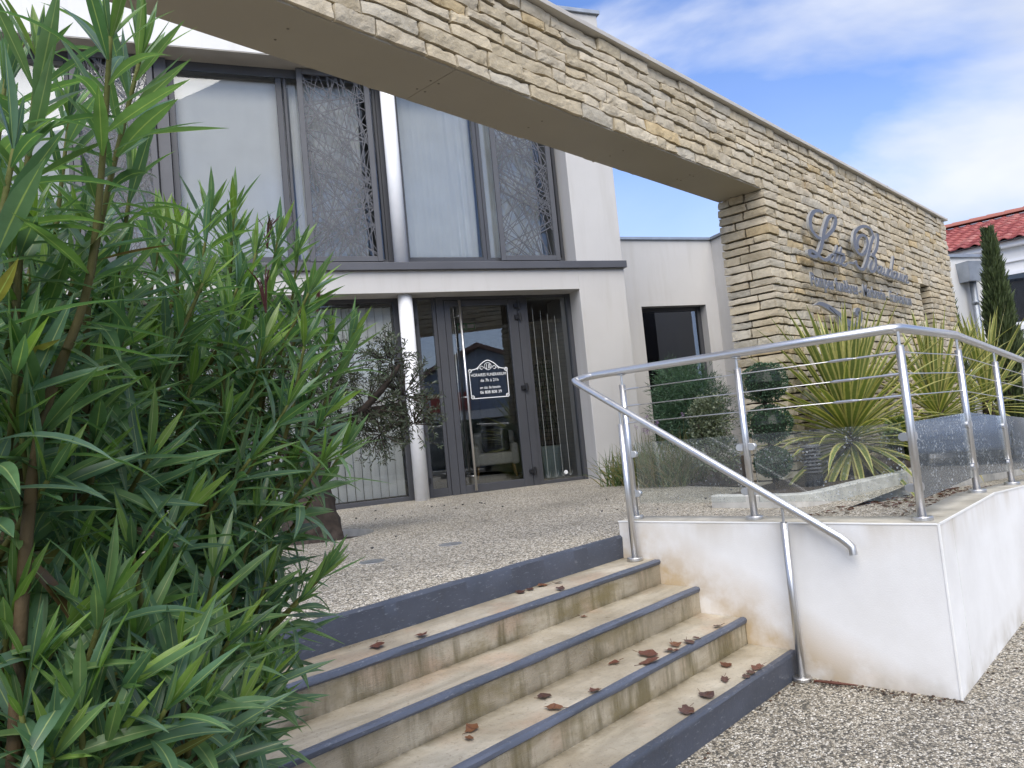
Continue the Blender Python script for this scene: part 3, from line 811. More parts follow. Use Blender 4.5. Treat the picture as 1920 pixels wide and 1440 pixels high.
# vinyl sign on the door glass
sg = empty('door_sign', (0, 0, 0)); sg.parent = door; tag(sg, 'white vinyl opening-hours sign on the door glass')
YS = -0.026
def ribbon(path, wd, mb, y, thick=0.0, a=None, b=None, close=False):
    """flat stroke in the x,z plane; a,b = pen half widths"""
    n = len(path); vs = []
    for i, p in enumerate(path):
        t = (path[min(i + 1, n - 1)] - path[max(i - 1, 0)])
        if close:
            t = path[(i + 1) % n] - path[(i - 1) % n]
        if t.length < 1e-9: t = Vector((1, 0))
        t.normalize(); nn = Vector((-t.y, t.x))
        hw = wd / 2 if a is None else math.sqrt((a * nn.x) ** 2 + (b * nn.y) ** 2)
        vs += [p + nn * hw, p - nn * hw]
    N_ = len(vs) // 2
    V = [(q.x, y - (0.007 * (i // 2) / N_ if thick else 0.0), q.y) for i, q in enumerate(vs)]
    fs = [(2 * i, 2 * i + 1, 2 * i + 3, 2 * i + 2) for i in range(N_ - 1)]
    if close: fs.append((2 * N_ - 2, 2 * N_ - 1, 1, 0))
    if not thick:
        mb.add(V, fs); return
    V2 = [(x, y + thick, z) for x, _, z in V]
    o_ = len(V)
    mb.add(V, fs)
    sd_ = [(2 * i, 2 * i + 2, 2 * i + 2 + o_, 2 * i + o_) for i in range(N_ - 1)] + [(2 * i + 3, 2 * i + 1, 2 * i + 1 + o_, 2 * i + 3 + o_) for i in range(N_ - 1)]
    sd_ += [(1, 0, o_, o_ + 1), (2 * N_ - 2, 2 * N_ - 1, o_ + 2 * N_ - 1, o_ + 2 * N_ - 2)]
    mb.add(V + V2, sd_, mi=1)
def V2(p): return Vector((p[0], p[1]))
def sp2(P, k=6): return [V2(q) for q in smooth_path([(p[0], p[1], 0) for p in P], k)]
su0, su1, sz0, sz1 = 0.745, 1.312, 2.075, 2.60
mb = MB()
ribbon([V2(q) for q in ((su0 + 0.04, sz0), (su1 - 0.04, sz0))], 0.011, mb, YS)
ribbon([V2(q) for q in ((su0, sz0 + 0.04), (su0 - 0.003, 2.46))], 0.011, mb, YS); ribbon([V2(q) for q in ((su1, sz0 + 0.04), (su1 + 0.003, 2.46))], 0.011, mb, YS)
ribbon(sp2([(su0 + 0.02, 2.48), (0.86, 2.50), (0.94, 2.57), (1.03, 2.61), (1.12, 2.57), (1.20, 2.50), (su1 - 0.02, 2.48)]), 0.012, mb, YS)
for cx, cz in ((su0 + 0.02, sz0 + 0.02), (su1 - 0.02, sz0 + 0.02), (su0 + 0.012, 2.47), (su1 - 0.012, 2.47)):
    ribbon([V2((cx + 0.022 * math.cos(a * math.pi / 8), cz + 0.022 * math.sin(a * math.pi / 8))) for a in range(16)], 0.010, mb, YS, close=True)
    ribbon([V2((cx + 0.006 * math.cos(a * math.pi / 4), cz + 0.006 * math.sin(a * math.pi / 4))) for a in range(8)], 0.006, mb, YS, close=True)
ribbon([V2((1.03 + 0.052 * math.cos(a * math.pi / 12), 2.525 + 0.052 * math.sin(a * math.pi / 12))) for a in range(24)], 0.006, mb, YS, close=True)
for k in (-1, 1):
    ribbon(sp2([(1.03 + k * 0.06, 2.50), (1.03 + k * 0.09, 2.53), (1.03 + k * 0.12, 2.51), (1.03 + k * 0.105, 2.485), (1.03 + k * 0.08, 2.49)]), 0.007, mb, YS)
    ribbon(sp2([(1.03 + k * 0.11, 2.50), (1.03 + k * 0.14, 2.505), (1.03 + k * 0.165, 2.49), (1.03 + k * 0.15, 2.475)]), 0.006, mb, YS)
ribbon(sp2([(1.015, 2.56), (1.005, 2.51), (1.0, 2.495), (1.02, 2.495)]), 0.007, mb, YS)
ribbon(sp2([(1.035, 2.495), (1.045, 2.555), (1.065, 2.545), (1.05, 2.525), (1.068, 2.508), (1.035, 2.495)]), 0.006, mb, YS)
so_ = mb.build('border', M['decal'], sg)
def text_mesh(txt, size, xs=1.0, ext=0.0, spacing=1.0, bold=0.0):
    cu = bpy.data.curves.new('txt', 'FONT'); cu.body = txt; cu.size = size; cu.align_x = 'LEFT'; cu.extrude = ext; cu.space_character = spacing; cu.offset = bold
    cu.resolution_u = 3
    ob = bpy.data.objects.new('txt', cu); COL.objects.link(ob)
    dg = bpy.context.evaluated_depsgraph_get(); dg.update()
    me = bpy.data.meshes.new_from_object(ob.evaluated_get(dg))
    bpy.data.objects.remove(ob); bpy.data.curves.remove(cu)
    me.transform(Matrix.Diagonal((xs, 1, 1, 1)))
    return me
def text_fit(txt, u0, u1, zbase, size, y, mat, parent, name='lettering', ext=0.0, bold=0.0):
    me = text_mesh(txt, size, 1, ext)
    xs = [v.co.x for v in me.vertices]; w_ = max(xs) - min(xs)
    k = (u1 - u0) / w_
    me.transform(Matrix(((k, 0, 0, u0 - min(xs) * k), (0, 0, -1, y), (0, 1, 0, zbase), (0, 0, 0, 1))))
    me.materials.clear()
    for mm in (mat if isinstance(mat, list) else [mat]): me.materials.append(mm)
    return link(name, me, parent)
text_fit('HORAIRES FUNERARIUM', 0.765, 1.292, 2.385, 0.062, YS, M['decal'], sg)
text_fit('de 7h \u00e0 21h', 0.90, 1.17, 2.305, 0.062, YS, M['decal'], sg)
text_fit('en cas de besoin', 0.885, 1.19, 2.205, 0.058, YS, M['decal'], sg)
text_fit('06 808 808 39', 0.88, 1.205, 2.135, 0.062, YS, M['decal'], sg)
# fine white lines on the fixed pane
for i, u in enumerate((1.80, 1.925, 2.035, 2.15)):
    q = MB(); ribbon([V2((u, 0.86)), V2((u + 0.0, 3.34 - 0.04 * i))], 0.0045, q, YS)
    ribbon(sp2([(u - 0.03, 0.90), (u - 0.01, 0.86), (u + 0.02, 0.865), (u + 0.035, 0.91)]), 0.005, q, YS)
    q.build('vinyl_stripe', M['stripe'], fx)
q = MB(); q.lathe([(0.03, 0), (0.03, 0.003)], 20); o = q.build('round_sticker', M['decal'], fx); o.rotation_euler = (R(90), 0, 0); o.location = (2.09, -0.006, 0.90)

# upper floor glazing
UZ0, UZ1 = Z3 + 0.11, Z4 - 0.005
for a, b, fw in ((-6.3, -5.25, .05), (-5.2, -4.02, .05), (-4.0, -3.07, .05), (-2.92, -1.52, .075), (-1.5, -0.27, .04), (-0.02, 1.18, .06), (1.185, 2.418, .05)):
    window(a, b, UZ0, UZ1, fw, 'glass_up')
bpart('mullion', [((-3.065, -0.10, UZ0), (-2.925, 0.05, UZ1))], M['anthracite_light'])
bpart('mullion', [((-0.268, -0.05, UZ0), (-0.022, 0.05, UZ1))], M['anthracite'])
bpart('head_shadow_rail', [((UL, -0.05, UZ1 - 0.13), (UR - 0.004, -0.036, UZ1))], M['anthracite'])
def clip_seg(p, d, r):
    t0, t1 = -1e9, 1e9
    for i in range(2):
        lo, hi = r[i]
        if abs(d[i]) < 1e-9: continue
        a, b = (lo - p[i]) / d[i], (hi - p[i]) / d[i]
        if a > b: a, b = b, a
        t0, t1 = max(t0, a), min(t1, b)
    return t0, t1
def screen(u0, u1, z0, z1, seed, y=-0.12):
    rr = random.Random(seed); fw = 0.075
    f = MB()
    f.box((u0, y - 0.02, z0), (u0 + fw, y + 0.02, z1)); f.box((u1 - fw, y - 0.02, z0), (u1, y + 0.02, z1))
    f.box((u0 + fw, y - 0.018, z0), (u1 - fw, y + 0.018, z0 + fw)); f.box((u0 + fw, y - 0.018, z1 - fw), (u1 - fw, y + 0.018, z1))
    o = f.build('perforated_screen', M['anthracite_light'], bld, bevel=0.004, seg=1)
    lat = MB(); rect = ((u0 + fw - 0.01, u1 - fw + 0.01), (z0 + fw - 0.01, z1 - fw + 0.01))
    for i in range(84):
        p = (rr.uniform(*rect[0]), rr.uniform(*rect[1])); an = rr.uniform(0, math.pi)
        if rr.random() < 0.7: an = rr.choice((0.55, 0.95, 1.3, 1.8, 2.2, 2.6)) + rr.uniform(-0.12, 0.12)
        d = (math.cos(an), math.sin(an)); t0, t1 = clip_seg(p, d, rect)
        if t1 - t0 < 0.15: continue
        hw = rr.choice((0.0042, 0.0052, 0.007)); nx_, nz2 = -d[1] * hw, d[0] * hw
        a = (p[0] + d[0] * t0, p[1] + d[1] * t0); b = (p[0] + d[0] * t1, p[1] + d[1] * t1)
        yy = y - 0.004 + 0.0004 * (i % 20)
        V = [(a[0] + nx_, yy, a[1] + nz2), (a[0] - nx_, yy, a[1] - nz2), (b[0] - nx_, yy, b[1] - nz2), (b[0] + nx_, yy, b[1] + nz2)]
        V += [(x, yy + 0.006, z) for x, _, z in V]
        lat.add(V, [(0, 1, 2, 3), (7, 6, 5, 4), (0, 3, 7, 4), (1, 5, 6, 2), (0, 4, 5, 1), (3, 2, 6, 7)])
    lo = lat.build('cut_lattice', M['anthracite_light'], o)
    return o
screen(-1.33, -0.36, UZ0 - 0.02, UZ1 - 0.02, 3)
screen(1.36, 2.30, UZ0 - 0.02, UZ1 - 0.02, 4)
screen(-4.0, -3.08, UZ0 - 0.02, UZ1 - 0.02, 5)
# far inside: rooms behind the glass
bpart('interior_floor', [((UL, 0.05, TZ - 0.15), (2.9, 6.0, TZ - 0.003))], M['int_floor'])
bpart('interior_wall', [((UL, 6.0, 0.7), (2.9, 6.1, 3.6)), ((2.88, 0.3, 0.7), (2.9, 6.0, 3.6)), ((UL, 0.3, 0.7), (UL + 0.05, 6.0, 3.6))], M['int_wall'])
bpart('interior_ceiling', [((UL, 0.26, 3.56), (2.9, 6.1, 3.75))], M['int_wall'])
bpart('upper_interior', [((UL, 2.5, 3.76), (2.9, 2.6, 7.3)), ((UL, 0.06, 3.76), (2.9, 2.5, 3.80)), ((UL, 0.1, 6.9), (2.9, 2.6, 6.95))], M['int_wall'])
bpart('roof', [((UL, 0.5, 7.45), (UE - 0.31, 9.0, 7.55))], M['zinc'])
# low wing to the right
WY = 1.0
WZ = 4.665
wing = empty('side_wing', F2W(3.2, WY, 0), FA, 'low white rendered wing with one dark window between the tall pier and the pillar', 'building')
def wpart(name, boxes, mat, parent=wing, bevel=0):
    m = MB()
    for a, b in boxes: m.box((a[0] - 3.2, a[1] - WY, a[2]), (b[0] - 3.2, b[1] - WY, b[2]))
    return m.build(name, mat, parent, bevel=bevel)
wpart('wall', [((UE, WY, 0.3), (4.28, WY + 0.3, WZ)), ((5.60, WY, 0.3), (5.9, WY + 0.3, WZ)), ((4.28, WY, 3.495), (5.60, WY + 0.3, WZ)), ((4.28, WY, 0.3), (5.6, WY + 0.3, 1.1))], M['render'])
wpart('return_wall', [((5.86, WY - 1.7, 0.3), (6.1, WY + 0.02, WZ - 0.01))], M['render'])
wpart('coping', [((UE + 0.005, WY - 0.04, WZ + 0.001), (5.82, WY + 0.34, WZ + 0.045))], M['zinc'])
wpart('coping', [((5.822, WY - 1.74, WZ + 0.001), (6.14, WY + 0.34, WZ + 0.045))], M['zinc'])
fr = wpart('window_frame', [((4.282, WY + 0.17, 1.1), (4.34, WY + 0.24, 3.494)), ((5.52, WY + 0.17, 1.1), (5.598, WY + 0.24, 3.494)), ((4.34, WY + 0.172, 3.42), (5.52, WY + 0.238, 3.494)), ((4.34, WY + 0.172, 1.1), (5.52, WY + 0.238, 1.17))], M['anthracite'])
o = wpart('pane', [((4.338, WY + 0.20, 1.168), (5.522, WY + 0.206, 3.422))], M['glass_dark'], fr)
wpart('dark_room', [((3.6, WY + 1.6, 0.8), (6.4, WY + 1.65, 3.7))], M['black'])
wpart('roof_vent', [((3.35, WY + 0.6, WZ), (3.65, WY + 0.9, WZ + 0.12))], M['zinc'], bevel=0.03)

# curtains, blinds and furniture behind the glass
def curtain(u0, u1, y, mat, label, folds, fan=0.0, z0=UZ0, z1=UZ1 - 0.1, n=90):
    o = empty('window_curtain', F2W((u0 + u1) / 2, y, z0), FA, label, 'curtain')
    mb = MB(); rows = 16; vs = []
    for j in range(rows + 1):
        t = j / rows; z = z0 + (z1 - z0) * t
        for i in range(n + 1):
            s = i / n
            sh = s + fan * (1 - t) ** 1.5 * (0.5 - s) * 0.06
            dy = folds * (math.sin(s * 38 + 5 * math.sin(s * 7) + fan * t * 5) * 0.6 + math.sin(s * 90) * 0.15) * (0.55 + 0.45 * math.sin(3.1 * s))
            vs.append((u0 + (u1 - u0) * sh - (u0 + u1) / 2, dy, z - z0))
    fs = [(j * (n + 1) + i, j * (n + 1) + i + 1, (j + 1) * (n + 1) + i + 1, (j + 1) * (n + 1) + i) for j in range(rows) for i in range(n)]
    mb.add(vs, fs); c = mb.build('cloth', M[mat], o, smooth=True)
    sm = c.modifiers.new('s', 'SOLIDIFY'); sm.thickness = 0.004
    return o
curtain(-6.2, -4.05, 0.14, 'curtain', 'pale curtain in the leftmost upper window behind the oleander', 0.006)
curtain(-4.0, -3.05, 0.16, 'curtain', 'pale curtain behind the leftmost perforated screen', 0.005)
curtain(-2.9, -1.45, 0.13, 'curtain', 'smooth pale blue blind in the wide upper window left of the white column', 0.003)
curtain(-1.42, -0.5, 0.14, 'curtain', 'pale curtain behind the perforated screen left of the white column', 0.012)
curtain(-0.1, 1.15, 0.16, 'curtain_grey', 'grey draped curtain with fanned folds right of the white column', 0.022, 0.9)
curtain(1.2, 2.15, 0.16, 'curtain_grey', 'grey curtain behind the perforated screen beside the pier', 0.014)
def blind(u0, u1, label):
    o = empty('vertical_blind', F2W((u0 + u1) / 2, 0.12, GZ), FA, label, 'blind')
    hr = MB(); hr.box(((u0 - u1) / 2, -0.03, 2.70), ((u1 - u0) / 2, 0.03, 2.75)); hr.build('head_rail', M['anthracite'], o)
    s = MB(); s.add([(0, -0.058, 0), (0.004, -0.02, 0), (0.004, 0.02, 0), (0, 0.058, 0), (0, -0.058, 2.6), (0.004, -0.02, 2.6), (0.004, 0.02, 2.6), (0, 0.058, 2.6)], [(i, i + 1, i + 5, i + 4) for i in range(3)])
    me = s.mesh('slat', M['slat'], True)
    n = int((u1 - u0) / 0.113)
    for i in range(n):
        k = link('slat', me, o); k.location = ((u0 - u1) / 2 + 0.06 + i * 0.113, 0, 0.09); k.rotation_euler = (0, 0, R(55 + rnd.uniform(-4, 4)))
blind(-2.2, -0.27, 'white vertical slat blind behind the olive tree, beside the column')
blind(-4.2, -2.4, 'white vertical slat blind largely hidden behind the oleander')

arm = empty('armchair', F2W(2.18, 3.3, TZ), FA - R(18), 'grey upholstered armchair with tapered wooden legs inside the entrance', 'armchair')
def softbox(name, a, b, mat, parent, bev=0.05):
    m = MB(); m.box(a, b); o = m.build(name, mat, parent, smooth=True, bevel=bev, seg=4); return o
softbox('seat', (-0.36, -0.40, 0.24), (0.36, 0.30, 0.46), M['chair'], arm)
softbox('backrest', (-0.40, 0.22, 0.22), (0.40, 0.42, 0.86), M['chair'], arm, 0.07)
for s in (-1, 1):
    softbox('armrest', (s * 0.36 - 0.07, -0.42, 0.22), (s * 0.36 + 0.07, 0.30, 0.62), M['chair'], arm, 0.06)
for sx in (-1, 1):
    for sy in (-0.34, 0.34):
        m = MB(); m.tube([(sx * 0.32, sy, 0.26), (sx * 0.36, sy * 1.05, 0.0)], [0.026, 0.014], 10); m.build('leg', M['wood'], arm)
cu = empty('cushion', F2W(2.18, 3.25, TZ + 0.47), FA - R(18), 'dark cushion leaning on the armchair backrest', 'cushion')
softbox('cover', (-0.24, 0.02, 0), (0.28, 0.16, 0.42), M['dark_fabric'], cu, 0.06)
pp = empty('plant_pot', F2W(2.42, 1.25, TZ), FA, 'square pale green planter inside the fixed pane beside the door', 'plant pot')
m = MB(); m.add([(-.20, -.20, 0), (.20, -.20, 0), (.20, .20, 0), (-.20, .20, 0), (-.26, -.26, .52), (.26, -.26, .52), (.26, .26, .52), (-.26, .26, .52)], [(0, 3, 2, 1), (0, 1, 5, 4), (1, 2, 6, 5), (2, 3, 7, 6), (3, 0, 4, 7), (4, 5, 6, 7)]); m.build('planter_body', M['pot'], pp, bevel=0.015)
ip = empty('indoor_palm', F2W(2.42, 1.25, TZ + 0.52), FA, 'tall shaggy indoor palm in the pale planter behind the glass', 'plant')
m = MB(); m.tube([(0, 0, -0.02), (0.02, 0, 0.6), (0.0, 0.0, 1.15)], [0.10, 0.06, 0.045], 10); m.build('trunk', M['bark'], ip)
fm = MB(); rp = random.Random(8)
for i in range(230):
    a = rp.uniform(0, 2 * math.pi); z = rp.choice((0.5, 0.9, 1.2, 1.3)) + rp.uniform(-.15, .15); ln = rp.uniform(0.4, 0.75); up_ = rp.uniform(-0.1, 0.7)
    P = [Vector((0.04 * math.cos(a), 0.04 * math.sin(a), z))]
    for k in range(1, 6):
        t = k / 5; rr_ = ln * 0.55 * t ** 0.8
        P.append(Vector((rr_ * math.cos(a + 0.2 * t), rr_ * math.sin(a + 0.2 * t), z + ln * (up_ * t - 1.25 * t * t * (0.6 + up_ * 0.5)))))
    sd2 = Vector((-math.sin(a), math.cos(a), 0))
    V = []
    for k, q in enumerate(P): wv = 0.009 * (1 - (k / 5) ** 2) + 0.001; V += [q - sd2 * wv, q + sd2 * wv]
    fm.add(V, [(2 * k, 2 * k + 1, 2 * k + 3, 2 * k + 2) for k in range(5)], (0.03, 0.055, 0.02))
o = fm.build('fronds', M['leaf'], ip); o['kind'] = 'stuff'
ex = empty('exit_sign', F2W(1.42, 2.0, 3.42), FA, 'green emergency exit sign hanging inside above the door', 'sign')
m = MB(); m.box((-0.16, -0.02, -0.05), (0.16, 0.02, 0.07)); m.build('panel', M['exit'], ex)
m = MB(); m.box((0.02, -0.023, -0.02), (0.13, -0.021, 0.04)); m.box((-0.13, -0.023, -0.02), (-0.03, -0.021, 0.04)); m.build('pictogram', M['decal'], ex)

# ------------------------------------------------------------------ sign on the stone wall (own numbers in wall coordinates x, z)
STROKES = {'L':[[(8.415,3.617),(8.321,3.621),(8.204,3.603),(8.098,3.557),(8.015,3.476),(8.009,3.388),(8.082,3.332),(8.183,3.305),(8.316,3.311),(8.491,3.379),(8.657,3.462),(8.761,3.561),(8.769,3.613),(8.681,3.623),(8.557,3.578),(8.449,3.486),(8.361,3.392),(8.291,3.293),(8.201,3.187),(8.081,3.1),(7.964,3.073),(7.878,3.081),(7.87,3.112),(7.947,3.132),(8.067,3.113),(8.202,3.077),(8.314,3.073),(8.421,3.108)]],'o':[[(8.568,3.165),(8.492,3.146),(8.44,3.095),(8.476,3.069),(8.557,3.104),(8.593,3.153),(8.548,3.165)]],'t':[[(8.737,3.28),(8.649,3.186),(8.578,3.094),(8.616,3.072),(8.685,3.098)],[(8.599,3.199),(8.759,3.194)]],'t2':[[(8.859,3.275),(8.759,3.175),(8.689,3.091),(8.723,3.072),(8.786,3.093)],[(8.709,3.196),(8.883,3.193)]],'e':[[(8.774,3.088),(8.883,3.134),(8.918,3.173),(8.853,3.166),(8.791,3.109),(8.798,3.068),(8.86,3.066),(8.955,3.099)]],'dash':[[(9.048,3.12),(9.203,3.124)]],'B':[[(9.421,3.326),(9.415,3.402),(9.5,3.479),(9.645,3.524),(9.768,3.505),(9.778,3.422),(9.681,3.335),(9.539,3.27),(9.401,3.271),(9.32,3.326),(9.306,3.413),(9.378,3.52),(9.545,3.6),(9.751,3.649),(9.942,3.642),(10.026,3.572)],[(10.053,3.575),(9.891,3.444),(9.755,3.31),(9.623,3.18),(9.47,3.082),(9.331,3.077),(9.244,3.117),(9.224,3.155)],[(10.166,3.608),(10.153,3.528),(10.066,3.414),(9.93,3.322),(9.847,3.295),(9.936,3.271),(9.94,3.187),(9.832,3.097),(9.715,3.077),(9.699,3.13),(9.8,3.207)]],'a':[[(10.219,3.185),(10.113,3.179),(10.034,3.12),(10.067,3.093),(10.161,3.136),(10.234,3.191),(10.162,3.106),(10.208,3.094),(10.287,3.127)]],'u':[[(10.334,3.179),(10.262,3.099),(10.325,3.091),(10.41,3.138),(10.461,3.183),(10.388,3.097),(10.43,3.088)]],'d':[[(10.603,3.179),(10.52,3.175),(10.449,3.116),(10.482,3.084),(10.568,3.127),(10.684,3.263),(10.776,3.376),(10.629,3.195),(10.553,3.09),(10.606,3.086)]],'o2':[[(10.782,3.173),(10.69,3.156),(10.633,3.097),(10.67,3.074),(10.754,3.108),(10.788,3.156),(10.752,3.171)]],'u2':[[(10.881,3.174),(10.799,3.094),(10.85,3.08),(10.932,3.124),(10.986,3.17),(10.91,3.085),(10.955,3.076)]],'i':[[(11.067,3.168),(10.99,3.083),(11.041,3.074)],[(11.104,3.254),(11.135,3.244)]],'n':[[(11.155,3.167),(11.066,3.062),(11.137,3.124),(11.229,3.164),(11.27,3.154),(11.187,3.068),(11.245,3.063),(11.317,3.088)]]}
LOGO = {'wing':[(7.848,2.552),(7.973,2.583),(8.132,2.581),(8.347,2.551),(8.564,2.499),(8.767,2.444),(8.915,2.409),(8.83,2.364),(8.675,2.309),(8.579,2.289),(8.514,2.351),(8.416,2.443),(8.27,2.507),(8.102,2.552)],'tail':[(8.876,2.366),(9.058,2.415),(9.177,2.48),(9.178,2.549),(9.087,2.561),(8.99,2.522),(9.041,2.499),(9.099,2.527),(9.11,2.494),(9.013,2.422),(8.83,2.364),(8.958,2.336),(9.156,2.292),(9.298,2.245),(9.291,2.194),(9.179,2.157)]}
YL = 2.955
name_sign = empty('name_sign', (9.6, 2.96, 3.05), 0, 'raised blue-grey script letters of the name on the stone wall', 'sign')
for key, strokes in STROKES.items():
    mb = MB()
    for i, s in enumerate(strokes):
        big = key in 'LB'
        ribbon(sp2(s, 7 if big else 5), 0, mb, YL - 0.009 * i, 0.026, 0.044 if big else 0.025, 0.017 if big else 0.012)
    o = mb.build('letter', [M['letter'], M['chrome']], name_sign); o.location = (-9.6, -2.96, -3.05)
    o['label'] = 'hyphen' if key == 'dash' else 'script letter ' + key[0]
trade = empty('trade_sign', (9.6, 2.96, 2.76), 0, 'line of small raised letters naming the trades under the script name', 'sign')
LT = 'Pompes fun\u00e8bres - Marbrerie - Fun\u00e9rarium'
full = text_mesh(LT, 0.2, 1); xs = [v.co.x for v in full.vertices]; k_all = (11.33 - 7.84) / (max(xs) - min(xs)); x_min = min(xs)
def cut_words():
    pre = ''
    for wd in LT.split(' '):
        yield pre, wd
        pre += wd + ' '
for pre, wd in cut_words():
    base = 0.0
    if pre:
        a = text_mesh(pre + '|', 0.2); b = text_mesh('|', 0.2)
        base = max(v.co.x for v in a.vertices) - max(v.co.x for v in b.vertices)
    me = text_mesh(wd, 0.2, 1, 0.007, 1.0, 0.005)
    me.transform(Matrix(((k_all, 0, 0, 7.84 + (base - x_min) * k_all), (0, 0, -1, YL + 0.01), (0, 1.0, 0, 2.757), (0, 0, 0, 1))))
    me.materials.clear(); me.materials.append(M['letter']); me.materials.append(M['chrome'])
    for p_ in me.polygons: p_.material_index = 0 if p_.normal.y < -0.7 else 1
    o = link('word', me, trade); o.location = (-9.6, -2.96, -2.76)
logo = empty('bird_emblem', (8.6, 2.96, 2.2), 0, 'raised blue-grey swooping feather emblem below the sign lettering', 'sign')
wg = [Vector((p[0], 0, p[1])) for p in LOGO['wing']]
def plate(loops, mb, y, th):
    P = [Vector((p.x, p.z, 0)) for p in loops]
    tr_ = tessellate_polygon([P]); n_ = len(P)
    area = sum(P[i].x * P[(i + 1) % n_].y - P[(i + 1) % n_].x * P[i].y for i in range(n_))
    if area < 0: P = P[::-1]; tr_ = tessellate_polygon([P])
    V = [(p.x, y, p.y) for p in P] + [(p.x, y + th, p.y) for p in P]
    fs = []
    for a, b, c in tr_:
        cr = (P[b] - P[a]).cross(P[c] - P[a]).z
        fs.append((a, b, c) if cr > 0 else (a, c, b))
    mb.add(V, fs)
    mb.add(V, [((i + 1) % n_, i, i + n_, (i + 1) % n_ + n_) for i in range(n_)], mi=1)
def outline(P, k=5): return smooth_path(P, k)
def feather(up_, lo_, dy=0.0):
    mb = MB(); plate(outline([Vector((a, 0, b)) for a, b in up_]) + outline([Vector((a, 0, b)) for a, b in lo_])[1:-1], mb, YL - dy, 0.03)
    o = mb.build('feather', [M['letter'], M['chrome']], logo); o.location = (-8.6, -2.96, -2.2)
feather([(7.83, 2.545), (7.98, 2.59), (8.16, 2.585), (8.40, 2.545), (8.62, 2.47)], [(8.62, 2.47), (8.40, 2.48), (8.20, 2.52), (8.0, 2.553), (7.83, 2.545)])
feather([(8.24, 2.545), (8.45, 2.525), (8.68, 2.46), (8.88, 2.40), (9.0, 2.33)], [(9.0, 2.33), (8.80, 2.34), (8.62, 2.40), (8.44, 2.475), (8.24, 2.545)], 0.006)
feather([(8.40, 2.455), (8.62, 2.375), (8.82, 2.315), (9.02, 2.285), (9.2, 2.19)], [(9.2, 2.19), (8.98, 2.20), (8.76, 2.23), (8.56, 2.31), (8.40, 2.455)], 0.012)
mb = MB(); ribbon(sp2([(8.80, 2.36), (9.03, 2.40), (9.15, 2.48), (9.15, 2.55), (9.06, 2.565), (9.0, 2.53), (9.05, 2.505)]), 0, mb, YL - 0.018, 0.03, 0.045, 0.022)
o = mb.build('curl', [M['letter'], M['chrome']], logo); o.location = (-8.6, -2.96, -2.2)
mb = MB(); ribbon(sp2([(9.0, 2.36), (9.2, 2.30), (9.29, 2.22), (9.25, 2.15), (9.12, 2.14)]), 0, mb, YL - 0.03, 0.03, 0.05, 0.025)
o = mb.build('curl', [M['letter'], M['chrome']], logo); o.location = (-8.6, -2.96, -2.2)

# ------------------------------------------------------------------ stainless balustrade
rail = empty('steel_balustrade', (4.29, 1.2, WT), 0, 'brushed stainless balustrade with cables, glass panels and a sloping stair handrail', 'railing')
def rp_(o): return rel(o, rail)
RX, RY = 4.29, 1.205
def post(x, y, zb, ztop, ztube, r=0.0212):
    m = MB()
    m.lathe([(r, 0.0), (r, ztube - zb)], 20, (x, y, zb)); 
    o = rp_(m.build('post', M['steel'], rail))
    o.data.polygons.foreach_set('use_smooth', [len(p.vertices) == 4 for p in o.data.polygons])
    m = MB(); m.lathe([(0.050, 0.0), (0.052, 0.003), (0.052, 0.017), (0.047, 0.022), (0.024, 0.022)], 28, (x, y, zb)); rp_(m.build('flange', M['steel'], rail))
    m = MB(); m.lathe([(0.0075, ztube - zb - 0.01), (0.0075, ztop - zb)], 12, (x, y, zb)); m.lathe([(0.019, ztube - zb), (0.019, ztube - zb + 0.004)], 16, (x, y, zb)); rp_(m.build('pin', M['steel'], rail, smooth=False))
RH = 1.872
YA, YM = 2.985, 2.13
XD = [5.50, 6.55, 7.62, 8.70, 9.80, 10.9, 12.0]
def top_z(x): return RH + ramp_z(x) * 1.04
posts = [(RX, YA, 0), (RX, YM, 0), (RX, RY, 0)] + [(x, RY, ramp_z(x)) for x in XD]
for x, y, dz in posts: post(x, y, WT + 0.003 + dz, RH - 0.02 + dz, 1.775 + dz)
SX = 4.105
def stair_z(y): return 0.975 + (y - 1.861) * 0.6175
post(SX, 2.90, TR[3][1] + 0.003, stair_z(2.90) - 0.015, stair_z(2.90) - 0.11)
post(SX, 1.868, 0.003, stair_z(1.868) - 0.015, stair_z(1.868) - 0.11)
hr = [(x, RY, top_z(x)) for x in (12.4, 10.0, 8.0, 7.0, 6.3, 5.8, 5.45)]
hr += [(5.2, RY, RH), (RX + 0.05, RY, RH), (RX, RY + 0.05, RH), (RX, 2.0, RH), (RX, 3.17, RH), (RX - 0.005, 3.235, RH - 0.003), (SX + 0.12, 3.262, RH - 0.012), (SX + 0.02, 3.255, RH - 0.032)]
m = MB(); m.tube(hr, 0.0255, 18); rp_(m.build('handrail', M['steel'], rail, smooth=True)).modifiers.new('e', 'EDGE_SPLIT').split_angle = R(50)
sl = [(SX + 0.012, 3.262, RH - 0.028), (SX, 3.235, stair_z(3.235)), (SX, 1.70, stair_z(1.70)), (SX, 1.565, stair_z(1.565)), (SX, 1.532, stair_z(1.54) - 0.012), (SX, 1.513, 0.725 + 0.02), (SX, 1.51, 0.705)]
m = MB(); m.tube(sl, 0.0225, 18); rp_(m.build('stair_handrail', M['steel'], rail, smooth=True)).modifiers.new('e', 'EDGE_SPLIT').split_angle = R(50)
for y_ in (YA, YM):
    m = MB(); m.lathe([(0.03, -0.004), (0.03, 0.0)], 16, (RX, y_, RH - 0.025)); rp_(m.build('saddle', M['steel'], rail))
m = MB(); m.tube([(SX, 3.0, stair_z(3.0) + 0.0), (SX, 2.985, stair_z(2.985))], 0.0232, 18); rp_(m.build('rail_joint', M['steel'], rail))
